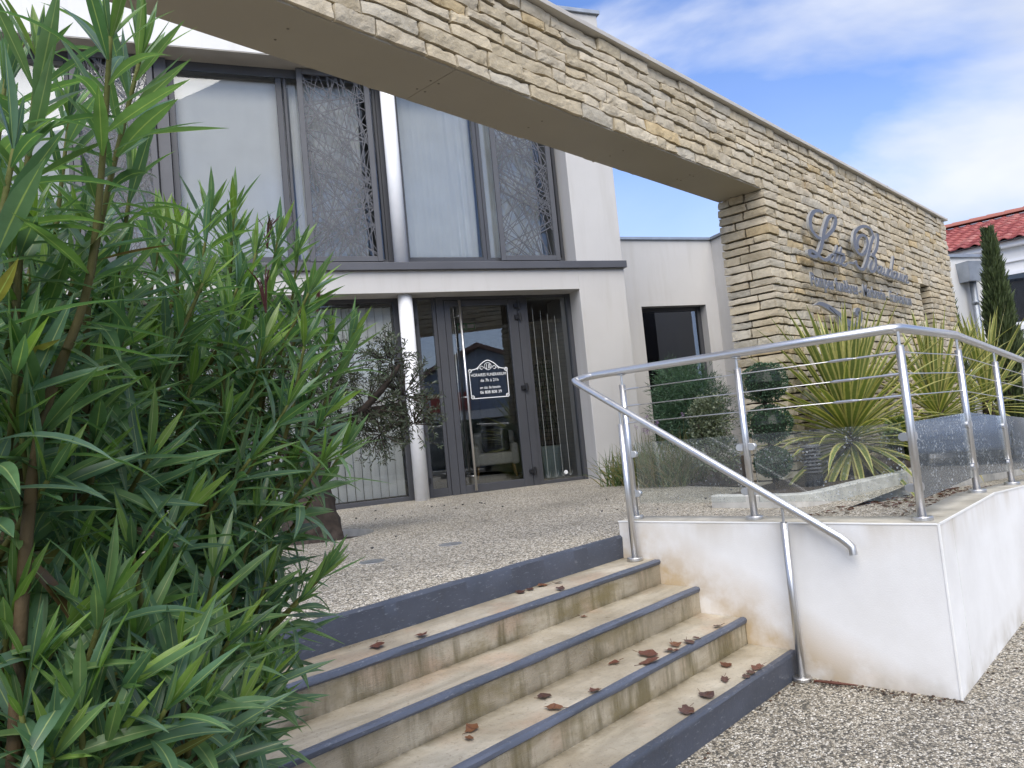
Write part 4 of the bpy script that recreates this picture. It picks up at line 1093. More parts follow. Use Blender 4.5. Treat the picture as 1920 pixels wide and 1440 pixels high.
for zc in (1.742, 1.628, 1.512):
    m = MB(); m.tube([(RX, YA, zc), (RX, RY, zc)], 0.0032, 8); rp_(m.build('cable', M['steel'], rail, smooth=True))
    m = MB(); m.tube([(RX, YA - 0.02, zc), (RX, YA - 0.13, zc)], [0.0065, 0.0055], 8); rp_(m.build('cable_end', M['steel'], rail)); m = MB(); m.tube([(RX, RY + 0.02, zc), (RX, RY + 0.10, zc), (RX, RY + 0.105, zc), (RX, RY + 0.22, zc)], [0.008, 0.008, 0.006, 0.006], 10)
    rp_(m.build('cable_end', M['steel'], rail)); m = MB(); m.tube([(RX, RY + 0.24, zc), (RX, RY + 0.27, zc), (RX, RY + 0.36, zc), (RX, RY + 0.38, zc)], [0.0045, 0.0085, 0.0085, 0.004], 10); rp_(m.build('turnbuckle', M['steel'], rail))
    pts = [(RX, RY, zc), (5.45, RY, zc)] + [(x, RY, zc + ramp_z(x)) for x in XD]
    m = MB(); m.tube(pts, 0.0032, 8); m.tube([(RX + 0.02, RY, zc), (RX + 0.16, RY, zc)], 0.006, 8); rp_(m.build('cable', M['steel'], rail, smooth=True))
GB, GT_ = 0.965, 1.372
def clamp(x, y, z, dx, dy):
    m = MB(); prof = []
    for k in range(9):
        a = -math.pi / 2 + math.pi * k / 8; prof.append((0.042 + 0.022 * math.cos(a), 0.022 * math.sin(a)))
    prof += [(0.018, 0.022), (0.018, -0.022)]
    th = 0.013; V = []
    for s_ in (-1, 1):
        for a, b in prof: V.append((x + dx * a + dy * th * s_, y + dy * a + dx * th * s_, z + b))
    n_ = len(prof); m.add(V, [tuple(range(n_)), tuple(range(n_, 2 * n_))[::-1]] + [((i + 1) % n_, i, i + n_, (i + 1) % n_ + n_) for i in range(n_)])
    o = rp_(m.build('glass_clamp', M['steel'], rail, bevel=0.002, seg=1))
for a, b in ((YA, YM), (YM, RY)):
    m = MB(); m.box((RX - 0.004, b + 0.045, GB), (RX + 0.004, a - 0.045, GT_)); rp_(m.build('glass_panel', M['glass_rail'], rail))
    for z in (GT_ - 0.075, GB + 0.065):
        clamp(RX, a, z, 0, -1); clamp(RX, b, z, 0, 1)
xs_ = [RX] + XD
for a, b in zip(xs_[:-1], xs_[1:]):
    za, zb2 = ramp_z(a), ramp_z(b); a2, b2 = a + 0.045, b - 0.045
    m = MB(); V = []
    for y_ in (RY - 0.004, RY + 0.004): V += [(a2, y_, GB + za), (b2, y_, GB + zb2), (b2, y_, GT_ + zb2), (a2, y_, GT_ + za)]
    m.add(V, [(0, 1, 2, 3), (7, 6, 5, 4), (0, 4, 5, 1), (1, 5, 6, 2), (2, 6, 7, 3), (3, 7, 4, 0)]); rp_(m.build('glass_panel', M['glass_ramp'], rail))
    for z in (GT_ - 0.075, GB + 0.065):
        clamp(a, RY, z + za, 1, 0); clamp(b, RY, z + zb2, -1, 0)

# ------------------------------------------------------------------ planting beds
kerb_pts = smooth_path([(5.53, 3.10, 0), (5.50, 2.75, 0), (5.52, 2.40, 0), (5.70, 2.27, 0), (6.10, 2.22, 0), (6.6, 2.16, 0), (7.3, 2.05, 0), (8.5, 2.03, 0), (10.5, 2.03, 0), (13.0, 2.03, 0), (16.4, 2.03, 0)], 5)
kerb = empty('bed_kerb', (5.5, 2.4, TZ), 0, 'pale concrete kerb curving round the planting bed before the stone wall', 'kerb')
m = MB(); V = []; KW = 0.11
for i, p in enumerate(kerb_pts):
    t = (kerb_pts[min(i + 1, len(kerb_pts) - 1)] - kerb_pts[max(i - 1, 0)]).normalized(); nn = Vector((-t.y, t.x, 0))
    zt = 0.865
    for off, z in ((0, 0.2), (0, zt - 0.008), (0.008, zt), (KW - 0.008, zt), (KW, zt - 0.008), (KW, 0.2)): V.append((p.x + nn.x * off, p.y + nn.y * off, z))
k = 6; F = [(i * k + j, (i + 1) * k + j, (i + 1) * k + j + 1, i * k + j + 1) for i in range(len(kerb_pts) - 1) for j in range(5)] + [tuple(range(6))]
m.add(V, F); o = m.build('kerb_stone', M['concrete'], kerb); o.location = (-5.5, -2.4, -TZ)
bed = [(p.x + 0.03, p.y + 0.05) for p in kerb_pts] + [(16.4, 3.2), (5.55, 3.12)]
def soil_z(p): return 0.83 + 0.02 * noise.noise(Vector((p[0] * 2, p[1] * 2, 0)))
sheet('planting_bed', bed, soil_z, M['soil'])
sheet('planting_bed', [F2W(2.75, -0.45, 0)[:2], (7.35, 4.35), (7.05, 3.55), (14, 3.55), F2W(5.88, -0.5, 0)[:2], F2W(5.88, 1.0, 0)[:2], F2W(3.19, 1.0, 0)[:2], F2W(3.19, -0.42, 0)[:2]], TZ + 0.012, M['soil'])

def leaf_strip(P, wd, up, prof, fold=0.0):
    """bent blade: returns verts, faces, uvs. three columns (edge, rib, edge)"""
    n_ = len(P); V = []; UVs = []
    for i, p in enumerate(P):
        t = (P[min(i + 1, n_ - 1)] - P[max(i - 1, 0)]).normalized()
        s = t.cross(up)
        if s.length < 1e-4: s = t.cross(Vector((1, 0, 0)))
        s.normalize(); nn = s.cross(t).normalized()
        hw = wd * prof[i] * 0.5
        V += [p - s * hw + nn * hw * fold, p, p + s * hw + nn * hw * fold]
        v_ = i / (n_ - 1); UVs += [(0.0, v_), (0.5, v_), (1.0, v_)]
    fs = []
    for i in range(n_ - 1):
        for j in range(2): fs.append((i * 3 + j, i * 3 + j + 1, i * 3 + j + 4, i * 3 + j + 3))
    return V, fs, UVs

def yucca(loc, size, nl, label, seed, tint=1.0):
    rr = random.Random(seed)
    o = empty('cordyline', loc, 0, label, 'shrub', 'striped cordylines in the bed')
    m = MB(); m.tube([(0, 0, -0.1), (0, 0, 0.12 * size), (0.01, 0, 0.42 * size)], [0.08 * size, 0.07 * size, 0.05 * size], 10); m.build('trunk', M['bark'], o)
    for i in range(nl):
        f = i / nl
        el = R(88 - 128 * f ** 1.15) + rr.uniform(-0.14, 0.14)      # from upright to drooping
        az = i * 2.39996 + rr.uniform(-0.2, 0.2)
        ln = size * rr.uniform(0.82, 1.08) * (0.86 + 0.25 * math.sin(math.pi * min(1, f * 1.2)))
        z0 = size * (0.48 - 0.25 * f)
        P = []
        d = Vector((math.cos(az) * math.cos(el), math.sin(az) * math.cos(el), math.sin(el)))
        p = Vector((0.03 * math.cos(az), 0.03 * math.sin(az), z0)); droop = rr.uniform(0.05, 0.16) + 0.16 * f
        ns = 7
        for k_ in range(ns + 1):
            P.append(p.copy()); p = p + d * (ln / ns); d = (d + Vector((0, 0, -droop * (k_ / ns) * (0.25 + math.cos(el))))).normalized()
        upv = Vector((-math.sin(az), math.cos(az), 0)).cross(d) * -1
        upv = Vector((0, 0, 1)) if abs(d.z) < 0.9 else Vector((-math.cos(az), -math.sin(az), 0.2))
        V, fs, uv = leaf_strip(P, 0.058 * size * rr.uniform(0.85, 1.1), upv, [0.55, 0.75, 0.95, 1.0, 0.95, 0.75, 0.42, 0.03], 0.35)
        g = rr.uniform(0.8, 1.15) * tint; c = (0.17 * g, 0.215 * g, 0.058 * g)
        if f > 0.86 and rr.random() < 0.35: c = (0.27 * g, 0.22 * g, 0.08 * g)
        mb = MB(); mb.add(V, fs, c, uv); mb.build('leaf', M['yucca'], o, smooth=True)
    return o
yucca((7.38, 2.60, 0.80), 1.16, 165, 'big striped cordyline nearest the pillar, its top over the handrail', 1)
yucca((9.75, 2.42, 0.86), 1.15, 95, 'striped cordyline seen between the steel posts right of the balustrade corner', 2)
yucca((12.3, 2.42, 0.86), 1.25, 60, 'farthest striped cordyline at the right edge below the slender cypress', 3)

def leaf_cloud(mb, n, ctr, rad, ln, wd, cols, rr, shell=0.6, flat=0.0, dirf=None, bumpf=None):
    ctr = Vector(ctr)
    for i in range(n):
        v = Vector((rr.gauss(0, 1), rr.gauss(0, 1), rr.gauss(0, 1))).normalized()
        q = shell + (1 - shell) * rr.random() ** 0.6
        if bumpf: q *= 1 + bumpf * noise.noise(v * 2.3 + ctr)
        p = ctr + Vector((v.x * rad[0], v.y * rad[1], v.z * rad[2])) * q
        d = (v * 0.8 + Vector((rr.uniform(-1, 1), rr.uniform(-1, 1), rr.uniform(-0.6, 1)))).normalized() if dirf is None else dirf(v, rr)
        s = d.cross(Vector((rr.uniform(-1, 1), rr.uniform(-1, 1), rr.uniform(-1, 1)))).normalized()
        l = ln * rr.uniform(0.7, 1.25); w_ = wd * rr.uniform(0.8, 1.2)
        c = rr.choice(cols); g = rr.uniform(0.75, 1.2); c = (c[0] * g, c[1] * g, c[2] * g)
        mb.add([p, p + d * l * 0.5 + s * w_ * 0.5, p + d * l, p + d * l * 0.5 - s * w_ * 0.5], [(0, 1, 2, 3)], c)

rr = random.Random(21)
tp = empty('topiary', (6.22, 2.86, 0.84), 0, 'clipped dark green topiary of three balls stacked on one stem', 'topiary')
m = MB(); m.tube([(0.02, 0, -0.08), (0.0, 0.01, 0.4), (-0.01, 0.0, 0.9)], [0.022, 0.018, 0.014], 8); m.build('stem', M['bark'], tp)
m = MB(); m.tube([(0.07, 0.04, -0.08), (0.03, 0.03, 0.4)], [0.016, 0.012], 8); m.build('stem', M['bark'], tp)
for z, r_ in ((0.22, 0.155), (0.55, 0.195), (0.91, 0.20)):
    m = MB(); m.lathe([(0.0, -r_ * .75)] + [(r_ * 0.8 * math.cos(a), r_ * 0.7 * math.sin(a)) for a in (-1.1, -.6, 0, .6, 1.1)] + [(0.0, r_ * .74)], 14, (0, 0, z), (0.014, 0.026, 0.016))
    leaf_cloud(m, 3400, (0, 0, z), (r_, r_, r_ * 0.84), 0.019, 0.0105, [(0.040, 0.088, 0.044), (0.055, 0.115, 0.055), (0.030, 0.066, 0.036)], rr, 0.86, bumpf=0.10)
    m.build('leaf_ball', M['leaf'], tp)
def shrub(loc, rad, n, ln, wd, cols, label, name='shrub', stems=5, shell=0.35, lumps=8, sd=1, cat='shrub'):
    r_ = random.Random(sd)
    o = empty(name, loc, 0, label, cat)
    m = MB()
    for i in range(stems):
        a = r_.uniform(0, 6.28); m.tube([(0, 0, -0.05), (rad[0] * 0.3 * math.cos(a), rad[1] * 0.3 * math.sin(a), rad[2] * 0.6), (rad[0] * 0.6 * math.cos(a), rad[1] * 0.6 * math.sin(a), rad[2] * 1.3)], [0.014, 0.01, 0.005], 6)
    m.build('stems', M['bark'], o)
    m = MB()
    for i in range(lumps):
        v = Vector((r_.uniform(-1, 1), r_.uniform(-1, 1), r_.uniform(-0.8, 1)))
        v = v.normalized() * r_.uniform(0.35, 0.62)
        k_ = r_.uniform(0.42, 0.6)
        leaf_cloud(m, n // lumps, (v.x * rad[0], v.y * rad[1], rad[2] * (1 + v.z)), (rad[0] * k_, rad[1] * k_, rad[2] * k_), ln, wd, cols, r_, shell, bumpf=0.25)
    c = m.build('foliage', M['leaf'], o); c['kind'] = 'stuff'
    return o
shrub(F2W(4.0, -0.6, TZ), (0.72, 0.6, 0.86), 17000, 0.10, 0.008, [(0.07, 0.145, 0.075), (0.095, 0.18, 0.095), (0.050, 0.105, 0.06)], 'bushy blue-green dwarf pine in front of the dark wing window', 'dwarf_pine', 6, 0.3, 16, 3)
shrub((7.25, 3.95, TZ), (0.24, 0.30, 0.52), 5000, 0.035, 0.018, [(0.14, 0.17, 0.10), (0.20, 0.23, 0.15), (0.10, 0.13, 0.07)], 'pale variegated shrub against the pillar edge behind the glass panel', 'variegated_shrub', 5, 0.4, 9, 4)
shrub(F2W(2.86, -0.75, TZ), (0.22, 0.22, 0.17), 1600, 0.05, 0.025, [(0.12, 0.16, 0.03), (0.09, 0.13, 0.03), (0.16, 0.19, 0.05)], 'small yellow-green bush at the foot of the white pier', 'low_bush', 5, 0.3, 6, 5)
shrub((8.95, 2.62, 0.84), (0.36, 0.22, 0.22), 2400, 0.06, 0.03, [(0.07, 0.12, 0.03), (0.10, 0.15, 0.03)], 'low green shrub between the two nearest cordylines', 'low_bush', 5, 0.3, 7, 6)
shrub((11.1, 2.6, 0.84), (0.7, 0.3, 0.25), 3000, 0.06, 0.03, [(0.05, 0.09, 0.03), (0.08, 0.12, 0.03)], 'low green shrub behind the farther cordylines at the ramp', 'low_bush', 5, 0.3, 7, 7)
def grass(loc, n, h, spread, label, sd, flowers=True, cols=((0.07, 0.12, 0.03), (0.13, 0.15, 0.05), (0.20, 0.17, 0.07))):
    r_ = random.Random(sd); o = empty('ornamental_grass', loc, 0, label, 'grass')
    m = MB()
    for i in range(n):
        a = r_.uniform(0, 6.28); el = R(r_.uniform(35, 88)); ln = h * r_.uniform(0.6, 1.1); p = Vector((r_.uniform(-1, 1) * spread[0], r_.uniform(-1, 1) * spread[1], 0))
        d = Vector((math.cos(a) * math.cos(el), math.sin(a) * math.cos(el), math.sin(el))); P = []
        for k_ in range(6):
            P.append(p.copy()); p = p + d * ln / 5; d = (d + Vector((0, 0, -0.16 * k_ * math.cos(el)))).normalized()
        V, fs, uv = leaf_strip(P, 0.011, Vector((math.sin(a * 3), math.cos(a * 3), 0.4)), [1, 1, 0.9, 0.75, 0.5, 0.05], 0.2)
        m.add(V, fs, r_.choice(cols), uv)
    g = m.build('blades', M['leaf'], o); g['kind'] = 'stuff'
    if flowers:
        for i in range(13):
            p = Vector((r_.uniform(-1, 1) * spread[0], r_.uniform(-1, 1) * spread[1], 0)); t_ = p + Vector((r_.uniform(-.1, .1), r_.uniform(-.1, .1), h * r_.uniform(0.95, 1.3)))
            m = MB(); m.tube([p, (p + t_) / 2 + Vector((0.01, 0, 0)), t_], [0.003, 0.0025, 0.002], 5, col=(0.14, 0.15, 0.06))
            for j in range(14):
                dv = Vector((r_.gauss(0, 1), r_.gauss(0, 1), r_.gauss(0, 0.8) + 0.3)).normalized() * 0.03
                m.add([t_, t_ + dv + Vector((0.006, 0, 0)), t_ + dv * 1.2, t_ + dv + Vector((0, 0.006, 0))], [(0, 1, 2, 3)], (0.26, 0.17, 0.30))
            m.build('flower_stalk', M['leaf'], o)
grass((7.55, 4.75, TZ), 420, 0.62, (0.30, 0.35), 'clump of grassy blades with small mauve flowers between pier and pillar', 31)
grass((7.75, 5.35, TZ), 380, 0.5, (0.25, 0.35), 'arching grass clump beside the small yellow-green bush', 32, False, ((0.07, 0.12, 0.035), (0.10, 0.15, 0.04), (0.22, 0.19, 0.06)))

bl = empty('bollard_light', (6.45, 2.62, 0.83), 0, 'dark louvred bollard light standing in the bed below the cordyline', 'light')
m = MB(); m.lathe([(0.075, -0.05), (0.075, 0.10), (0.06, 0.10)], 20); m.lathe([(0.045, 0.1), (0.045, 0.33)], 16); m.build('body', M['black'], bl)
for i in range(7):
    m = MB(); z = 0.115 + i * 0.03; m.lathe([(0.05, z + 0.012), (0.08, z), (0.08, z + 0.006), (0.05, z + 0.018)], 20); m.build('louvre', M['sillgrey'], bl)
m = MB(); m.lathe([(0.082, 0.325), (0.082, 0.34), (0.07, 0.35)], 20); m.build('cap', M['sillgrey'], bl)

# ------------------------------------------------------------------ slender cypresses and neighbours to the right
def cypress(loc, h, r0, n, label, sd):
    r_ = random.Random(sd); o = empty('cypress_tree', loc, 0, label, 'tree', 'slender cypresses by the neighbour house')
    m = MB(); m.tube([(0, 0, -0.2), (0, 0, h * 0.5), (0.03, 0, h * 0.9)], [0.08, 0.05, 0.01], 8); m.build('trunk', M['bark'], o)
    m = MB()
    for i in range(n):
        t = r_.random() ** 0.85; z = h * (0.06 + 0.94 * t)
        pr_ = r0 * min(1.0, 0.6 + 1.2 * t) * (1 - t ** 1.7) ** 0.9 + 0.012
        a = r_.uniform(0, 6.28)
        pr_ *= 1 + 0.55 * noise.noise(Vector((math.cos(a) * 1.5, math.sin(a) * 1.5, z * 1.6 + sd)))
        q = pr_ * (0.55 + 0.5 * r_.random() ** 0.5)
        p = Vector((q * math.cos(a), q * math.sin(a), z)); d = Vector((0.45 * math.cos(a), 0.45 * math.sin(a), r_.uniform(0.6, 1.2))).normalized()
        s = d.cross(Vector((r_.uniform(-1, 1), r_.uniform(-1, 1), 0.1))).normalized(); l = r_.uniform(0.09, 0.24)
        g = r_.uniform(0.7, 1.25); c = r_.choice(((0.075, 0.105, 0.04), (0.10, 0.135, 0.055), (0.055, 0.078, 0.034)))
        m.add([p, p + d * l * .5 + s * 0.018, p + d * l, p + d * l * .5 - s * 0.018], [(0, 1, 2, 3)], (c[0] * g, c[1] * g, c[2] * g))
    c = m.build('crown', M['leaf'], o); c['kind'] = 'stuff'
cypress((16.2, 2.80, 0.2), 4.15, 0.25, 9000, 'slender dark cypress in front of the white house with red roof', 41)
cypress((15.9, 3.55, 0.2), 3.4, 0.17, 3500, 'thin cypress half hidden behind the end of the stone wall', 42)

annex = empty('annex', (15.80, 3.91, 0), FA, 'plain white flat-roofed annex with zinc hopper and downpipe behind the wall end', 'building')
m = MB(); m.box((-1.6, 0, 0), (1.75, 3.0, 4.13)); m.build('wall', M['render_white'], annex)
m = MB(); m.box((-1.64, -0.05, 4.131), (1.79, 3.05, 4.19)); m.build('roof_edge', M['zinc'], annex)
m = MB(); m.add([(1.0, -0.24, 3.62), (1.42, -0.24, 3.62), (1.42, -0.003, 3.62), (1.0, -0.003, 3.62), (0.96, -0.28, 4.0), (1.46, -0.28, 4.0), (1.46, -0.003, 4.0), (0.96, -0.003, 4.0)], [(0, 3, 2, 1), (4, 5, 6, 7), (0, 1, 5, 4), (1, 2, 6, 5), (2, 3, 7, 6), (3, 0, 4, 7)]); m.build('rain_hopper', M['zinc'], annex)
m = MB(); m.tube([(1.21, -0.12, 3.63), (1.21, -0.12, 0.2)], 0.06, 14); m.tube([(1.21, -0.12, 3.25), (1.21, -0.12, 3.17)], 0.068, 14); m.build('downpipe', M['zinc'], annex, smooth=True)

HX = 20.0
hs = empty('neighbour_house', (HX, 3.0, 0), 0, 'white neighbour house with red tiled roof and dark windows at the right edge', 'house')
m = MB(); m.box((0, -14, 0), (9, 5.9, 4.72)); m.build('wall', M['render_white'], hs)
gt = MB(); gt.box((-0.16, -14.2, 4.62), (-0.002, 6.0, 4.80)); gt.build('gutter', M['pvc'], hs, bevel=0.04)
gt = MB(); gt.box((-0.05, -14, 4.30), (-0.003, 5.9, 4.36)); gt.build('wall_moulding', M['pvc'], hs)
for y0, y1 in ((-1.4, 0.26), (0.44, 0.72)):
    f = MB(); f.box((-0.06, y0 - 0.07, 2.86), (-0.003, y1 + 0.07, 4.10)); wn = f.build('window', M['pvc'], hs)
    f = MB(); f.box((-0.075, y0, 2.95), (-0.068, y1, 4.0)); f.build('pane', M['glass_dark'], wn)
    f = MB(); f.box((-0.066, y0 - 0.01, 2.94), (-0.061, y1 + 0.01, 4.01)); f.build('dark_room', M['black'], wn)
    f = MB(); f.box((-0.14, y0 - 0.06, 2.76), (-0.004, y1 + 0.06, 2.859)); f.build('sill', M['pvc'], wn)
# roof of single clay tiles
PT = R(17); roof = MB()
roof.add([(-0.25, -14.2, 4.74), (-0.25, 6.2, 4.74), (4.6, 6.2, 4.74 + 4.85 * math.tan(PT)), (4.6, -14.2, 4.74 + 4.85 * math.tan(PT))], [(0, 3, 2, 1)], (0.10, 0.02, 0.02)); rf = roof.build('roof', M['tile'], hs)
tm = []
for q in range(5):
    mb = MB(); V = []; c = [(0.30, 0.075, 0.07), (0.34, 0.095, 0.085), (0.25, 0.06, 0.06), (0.37, 0.14, 0.125), (0.31, 0.085, 0.078)][q]
    for s in (0, 1):
        for k_ in range(9):
            t = k_ / 8; V.append((s * 0.40 - 0.02, t * 0.30 - 0.15, 0.055 * math.sin(math.pi * min(1, t / 0.62)) * (1 if t < .62 else 0) + 0.012 * (t > .62) + (0.035 if s == 0 else 0)))
    n0 = 9
    V += [(-0.02, k_ / 8 * 0.30 - 0.15, V[k_][2] - 0.03) for k_ in range(9)]
    mb.add(V, [(i, i + n0, i + n0 + 1, i + 1) for i in range(8)] + [(i, i + 1, i + 1 + 18, i + 18) for i in range(8)], c)
    tm.append(mb.mesh('tile', M['tile'], True))
cnt = 0; rest_t = MB()
for iy in range(-17, 50):
    for ix in range(12):
        y = 1.05 - iy * 0.285; d = 0.37 * ix
        P = Vector((-0.25 + d * math.cos(PT), y, 4.765 + d * math.sin(PT)))
        if -2 <= iy < 23 and cnt < 300:
            t_ = link('tile', rnd.choice(tm), rf); t_.location = P; t_.rotation_euler = (0, -PT + U(-.01, .01), U(-.012, .012)); cnt += 1
        else:
            me = rnd.choice(tm); Rm = Matrix.Translation(P) @ Matrix.Rotation(-PT, 4, 'Y')
            base = (0.31, 0.085, 0.078)
            rest_t.add([Rm @ v.co for v in me.vertices], [tuple(p.vertices) for p in me.polygons], base)
o = rest_t.build('tile_field', M['tile'], rf); o['kind'] = 'stuff'
ZR = 4.80 + 4.3 * math.tan(PT)
for i in range(-11, 18):
    mb = MB(); V = []
    for s in (0, 1):
        for k_ in range(9): a = math.pi * k_ / 8; V.append((3.95 + 0.16 * math.cos(a), 1.1 - 0.42 * i - s * 0.44, ZR + 0.02 + 0.11 * math.sin(a) * (1.12 if s == 0 else 0.96)))
    mb.add(V, [(k_, k_ + 1, k_ + 10, k_ + 9) for k_ in range(8)], (0.33, 0.12, 0.09)); mb.build('ridge_tile', M['tile'], rf, smooth=True)
ch = MB(); ch.box((3.7, -3.3, ZR - 0.3), (4.4, -2.6, ZR + 0.75)); ch.box((3.6, -3.4, ZR + 0.751), (4.5, -2.5, ZR + 0.85)); ch.build('chimney', M['render_white'], rf)
an = MB(); an.tube([(3.9, -1.7, ZR), (3.9, -1.7, ZR + 1.1)], 0.02, 8); an.tube([(3.9, -2.4, ZR + 0.95), (3.9, -0.9, ZR + 1.0)], 0.015, 6)
for i in range(6): an.tube([(3.7, -1.0 - 0.25 * i, ZR + 1.0), (4.1, -1.0 - 0.25 * i, ZR + 1.0)], 0.008, 5)
an.build('aerial', M['zinc'], rf)

# ------------------------------------------------------------------ the shop across the street, seen mirrored in the door glass
op = empty('shop_opposite', (1.5, -22, 0), 0, 'blue-grey gabled shop across the street mirrored in the door glass', 'building')
m = MB(); G2 = [(-6.2, 0), (6.2, 0), (6.2, 3.9), (0, 6.45), (-6.2, 3.9)]
m.add([(x, 0, z) for x, z in G2] + [(x, -9, z) for x, z in G2], [(4, 3, 2, 1, 0), (5, 6, 7, 8, 9), (0, 1, 6, 5), (1, 2, 7, 6), (4, 0, 5, 9)]); m.build('wall', M['blue_wall'], op)
m = MB()
for s in (-1, 1):
    m.add([(0, 0.5, 6.5), (s * 6.8, 0.5, 3.72), (s * 6.8, -9.2, 3.72), (0, -9.2, 6.5), (0, 0.5, 6.72), (s * 6.8, 0.5, 3.94), (s * 6.8, -9.2, 3.94), (0, -9.2, 6.72)], [(0, 1, 2, 3), (4, 7, 6, 5), (0, 4, 5, 1), (1, 5, 6, 2)], (0.22, 0.13, 0.10))
m.build('roof', M['tile'], op)
m = MB(); m.add([(-7.5, 2.2, 3.0), (-1.2, 2.2, 3.0), (-1.2, 2.2, 4.1), (-3.6, 2.2, 5.1), (-7.5, 2.2, 3.9)] + [(-7.5, 0.01, 3.0), (-1.2, 0.01, 3.0), (-1.2, 0.01, 4.1), (-3.6, 0.01, 5.1), (-7.5, 0.01, 3.9)], [(4, 3, 2, 1, 0), (0, 1, 6, 5), (1, 2, 7, 6), (2, 3, 8, 7), (3, 4, 9, 8)]); m.build('porch_gable', M['blue_wall'], op)
m = MB(); m.box((-7.4, 0.02, 2.55), (6.2, 2.4, 2.99)); m.build('canopy', M['trim_white'], op)
m = MB(); m.box((-3.1, 2.41, 3.05), (-0.2, 2.5, 4.0)); rb = m.build('sign_board', M['red_board'], op)
for txt, x0, x1 in (('M', -2.3, -2.75), ('S', -0.95, -1.3)):
    text_fit(txt, x1, x0, 3.35, 0.6, 2.51, M['decal'], rb, 'lettering')
m = MB(); m.box((-6.9, 0.02, 0.05), (5.8, 0.1, 2.5)); m.build('shop_window', M['glass_dark'], op)

# ------------------------------------------------------------------ olive tree
rr = random.Random(77)
ol = empty('olive_tree', (3.62, 5.95, TZ - 0.08), 0, 'old olive tree with thick dark trunk standing in the round pit', 'tree')
def rough_tube(pts, rads, seg, mb, amp=0.18, fr=7, col=None):
    path = smooth_path(pts, 6); n_ = len(path); V = []
    rs = [rads[0] + (rads[-1] - rads[0]) * i / (n_ - 1) for i in range(n_)] if len(rads) == 2 else [v.x for v in smooth_path([(r_, 0, 0) for r_ in rads], 6)]
    for i, p in enumerate(path):
        t = (path[min(i + 1, n_ - 1)] - path[max(i - 1, 0)]).normalized(); s = t.cross(Vector((0, 1, 0.1))).normalized(); u_ = s.cross(t)
        for k_ in range(seg):
            a = 2 * math.pi * k_ / seg; dv = s * math.cos(a) + u_ * math.sin(a)
            q = rs[i] * (1 + amp * noise.noise(Vector((math.cos(a) * 2, math.sin(a) * 2, p.z * fr * 0.35))) + amp * 0.6 * noise.noise(Vector((math.cos(a) * 6, math.sin(a) * 6, p.z * fr))))
            V.append(p + dv * q)
    mb.add(V, [(i * seg + k_, i * seg + (k_ + 1) % seg, (i + 1) * seg + (k_ + 1) % seg, (i + 1) * seg + k_) for i in range(n_ - 1) for k_ in range(seg)], col)
m = MB(); rough_tube([(0, 0, -0.05), (0.0, 0, 0.12), (-0.03, 0, 0.45), (-0.02, 0.02, 0.75)], [0.31, 0.24, 0.19, 0.17], 22, m, 0.3, 9)
m.build('trunk', M['bark'], ol, smooth=True)
crown = []
for P, rads in (([(-0.02, 0.02, 0.70), (0.18, -0.1, 0.98), (0.42, -0.28, 1.12), (0.75, -0.5, 1.2)], (0.11, 0.03)), ([(-0.02, 0.02, 0.70), (-0.25, 0.1, 1.05), (-0.55, 0.25, 1.35)], (0.11, 0.03)),
                ([(0, 0, 0.72), (0.05, -0.1, 1.1), (0.25, -0.25, 1.5)], (0.10, 0.03)), ([(0, 0, 0.72), (-0.15, -0.2, 1.1), (-0.35, -0.45, 1.45)], (0.09, 0.03)), ([(0.3, -0.2, 1.05), (0.5, -0.5, 1.35), (0.6, -0.65, 1.55)], (0.04, 0.015))):
    m = MB(); rough_tube(P, list(rads), 10, m, 0.15); m.build('limb', M['bark'], ol, smooth=True)
lumps = [((0.40, -0.35, 1.20), 0.42), ((0.72, -0.52, 1.28), 0.38), ((0.30, -0.25, 1.55), 0.36), ((0.62, -0.50, 1.60), 0.30), ((0.10, -0.15, 1.35), 0.42), ((-0.25, 0.05, 1.45), 0.45), ((-0.55, 0.2, 1.45), 0.42), ((-0.35, -0.4, 1.5), 0.40), ((0.78, -0.55, 1.02), 0.30), ((0.5, -0.42, 0.95), 0.28), ((-0.1, -0.1, 1.75), 0.35), ((-0.7, 0.35, 1.7), 0.35)]
tw = MB(); lf = MB()
for (c, r_) in lumps:
    c = Vector(c)
    for i in range(46):
        v = Vector((rr.gauss(0, 1), rr.gauss(0, 1), rr.gauss(0, 1))).normalized()
        a = c + v * r_ * rr.uniform(0.0, 0.4); b = c + v * r_ * rr.uniform(0.75, 1.1) + Vector((0, 0, rr.uniform(-0.06, 0.08)))
        mid = (a + b) / 2 + Vector((rr.uniform(-.05, .05), rr.uniform(-.05, .05), rr.uniform(-.03, .06)))
        tw.tube([a, mid, b], [0.006, 0.0035, 0.0018], 4, False)
        pth = smooth_path([a, mid, b], 7)
        for p in pth[3:]:
            for s_ in (-1, 1):
                if rr.random() < 0.12: continue
                t = (b - mid).normalized(); sd3 = t.cross(Vector((rr.uniform(-1, 1), rr.uniform(-1, 1), rr.uniform(-1, 1)))).normalized() * s_
                d = (t * rr.uniform(0.4, 1.0) + sd3).normalized(); w3 = d.cross(Vector((rr.uniform(-1, 1), rr.uniform(-1, 1), rr.uniform(-1, 1)))).normalized()
                l = rr.uniform(0.04, 0.065); g = rr.uniform(0.75, 1.25); cc = rr.choice(((0.085, 0.105, 0.065), (0.06, 0.08, 0.045), (0.13, 0.15, 0.10), (0.07, 0.095, 0.05)))
                lf.add([p, p + d * l * .5 + w3 * 0.006, p + d * l, p + d * l * .5 - w3 * 0.006], [(0, 1, 2, 3)], (cc[0] * g, cc[1] * g, cc[2] * g))
o = tw.build('twigs', M['bark'], ol); o['kind'] = 'stuff'
o = lf.build('crown', M['leaf'], ol); o['kind'] = 'stuff'

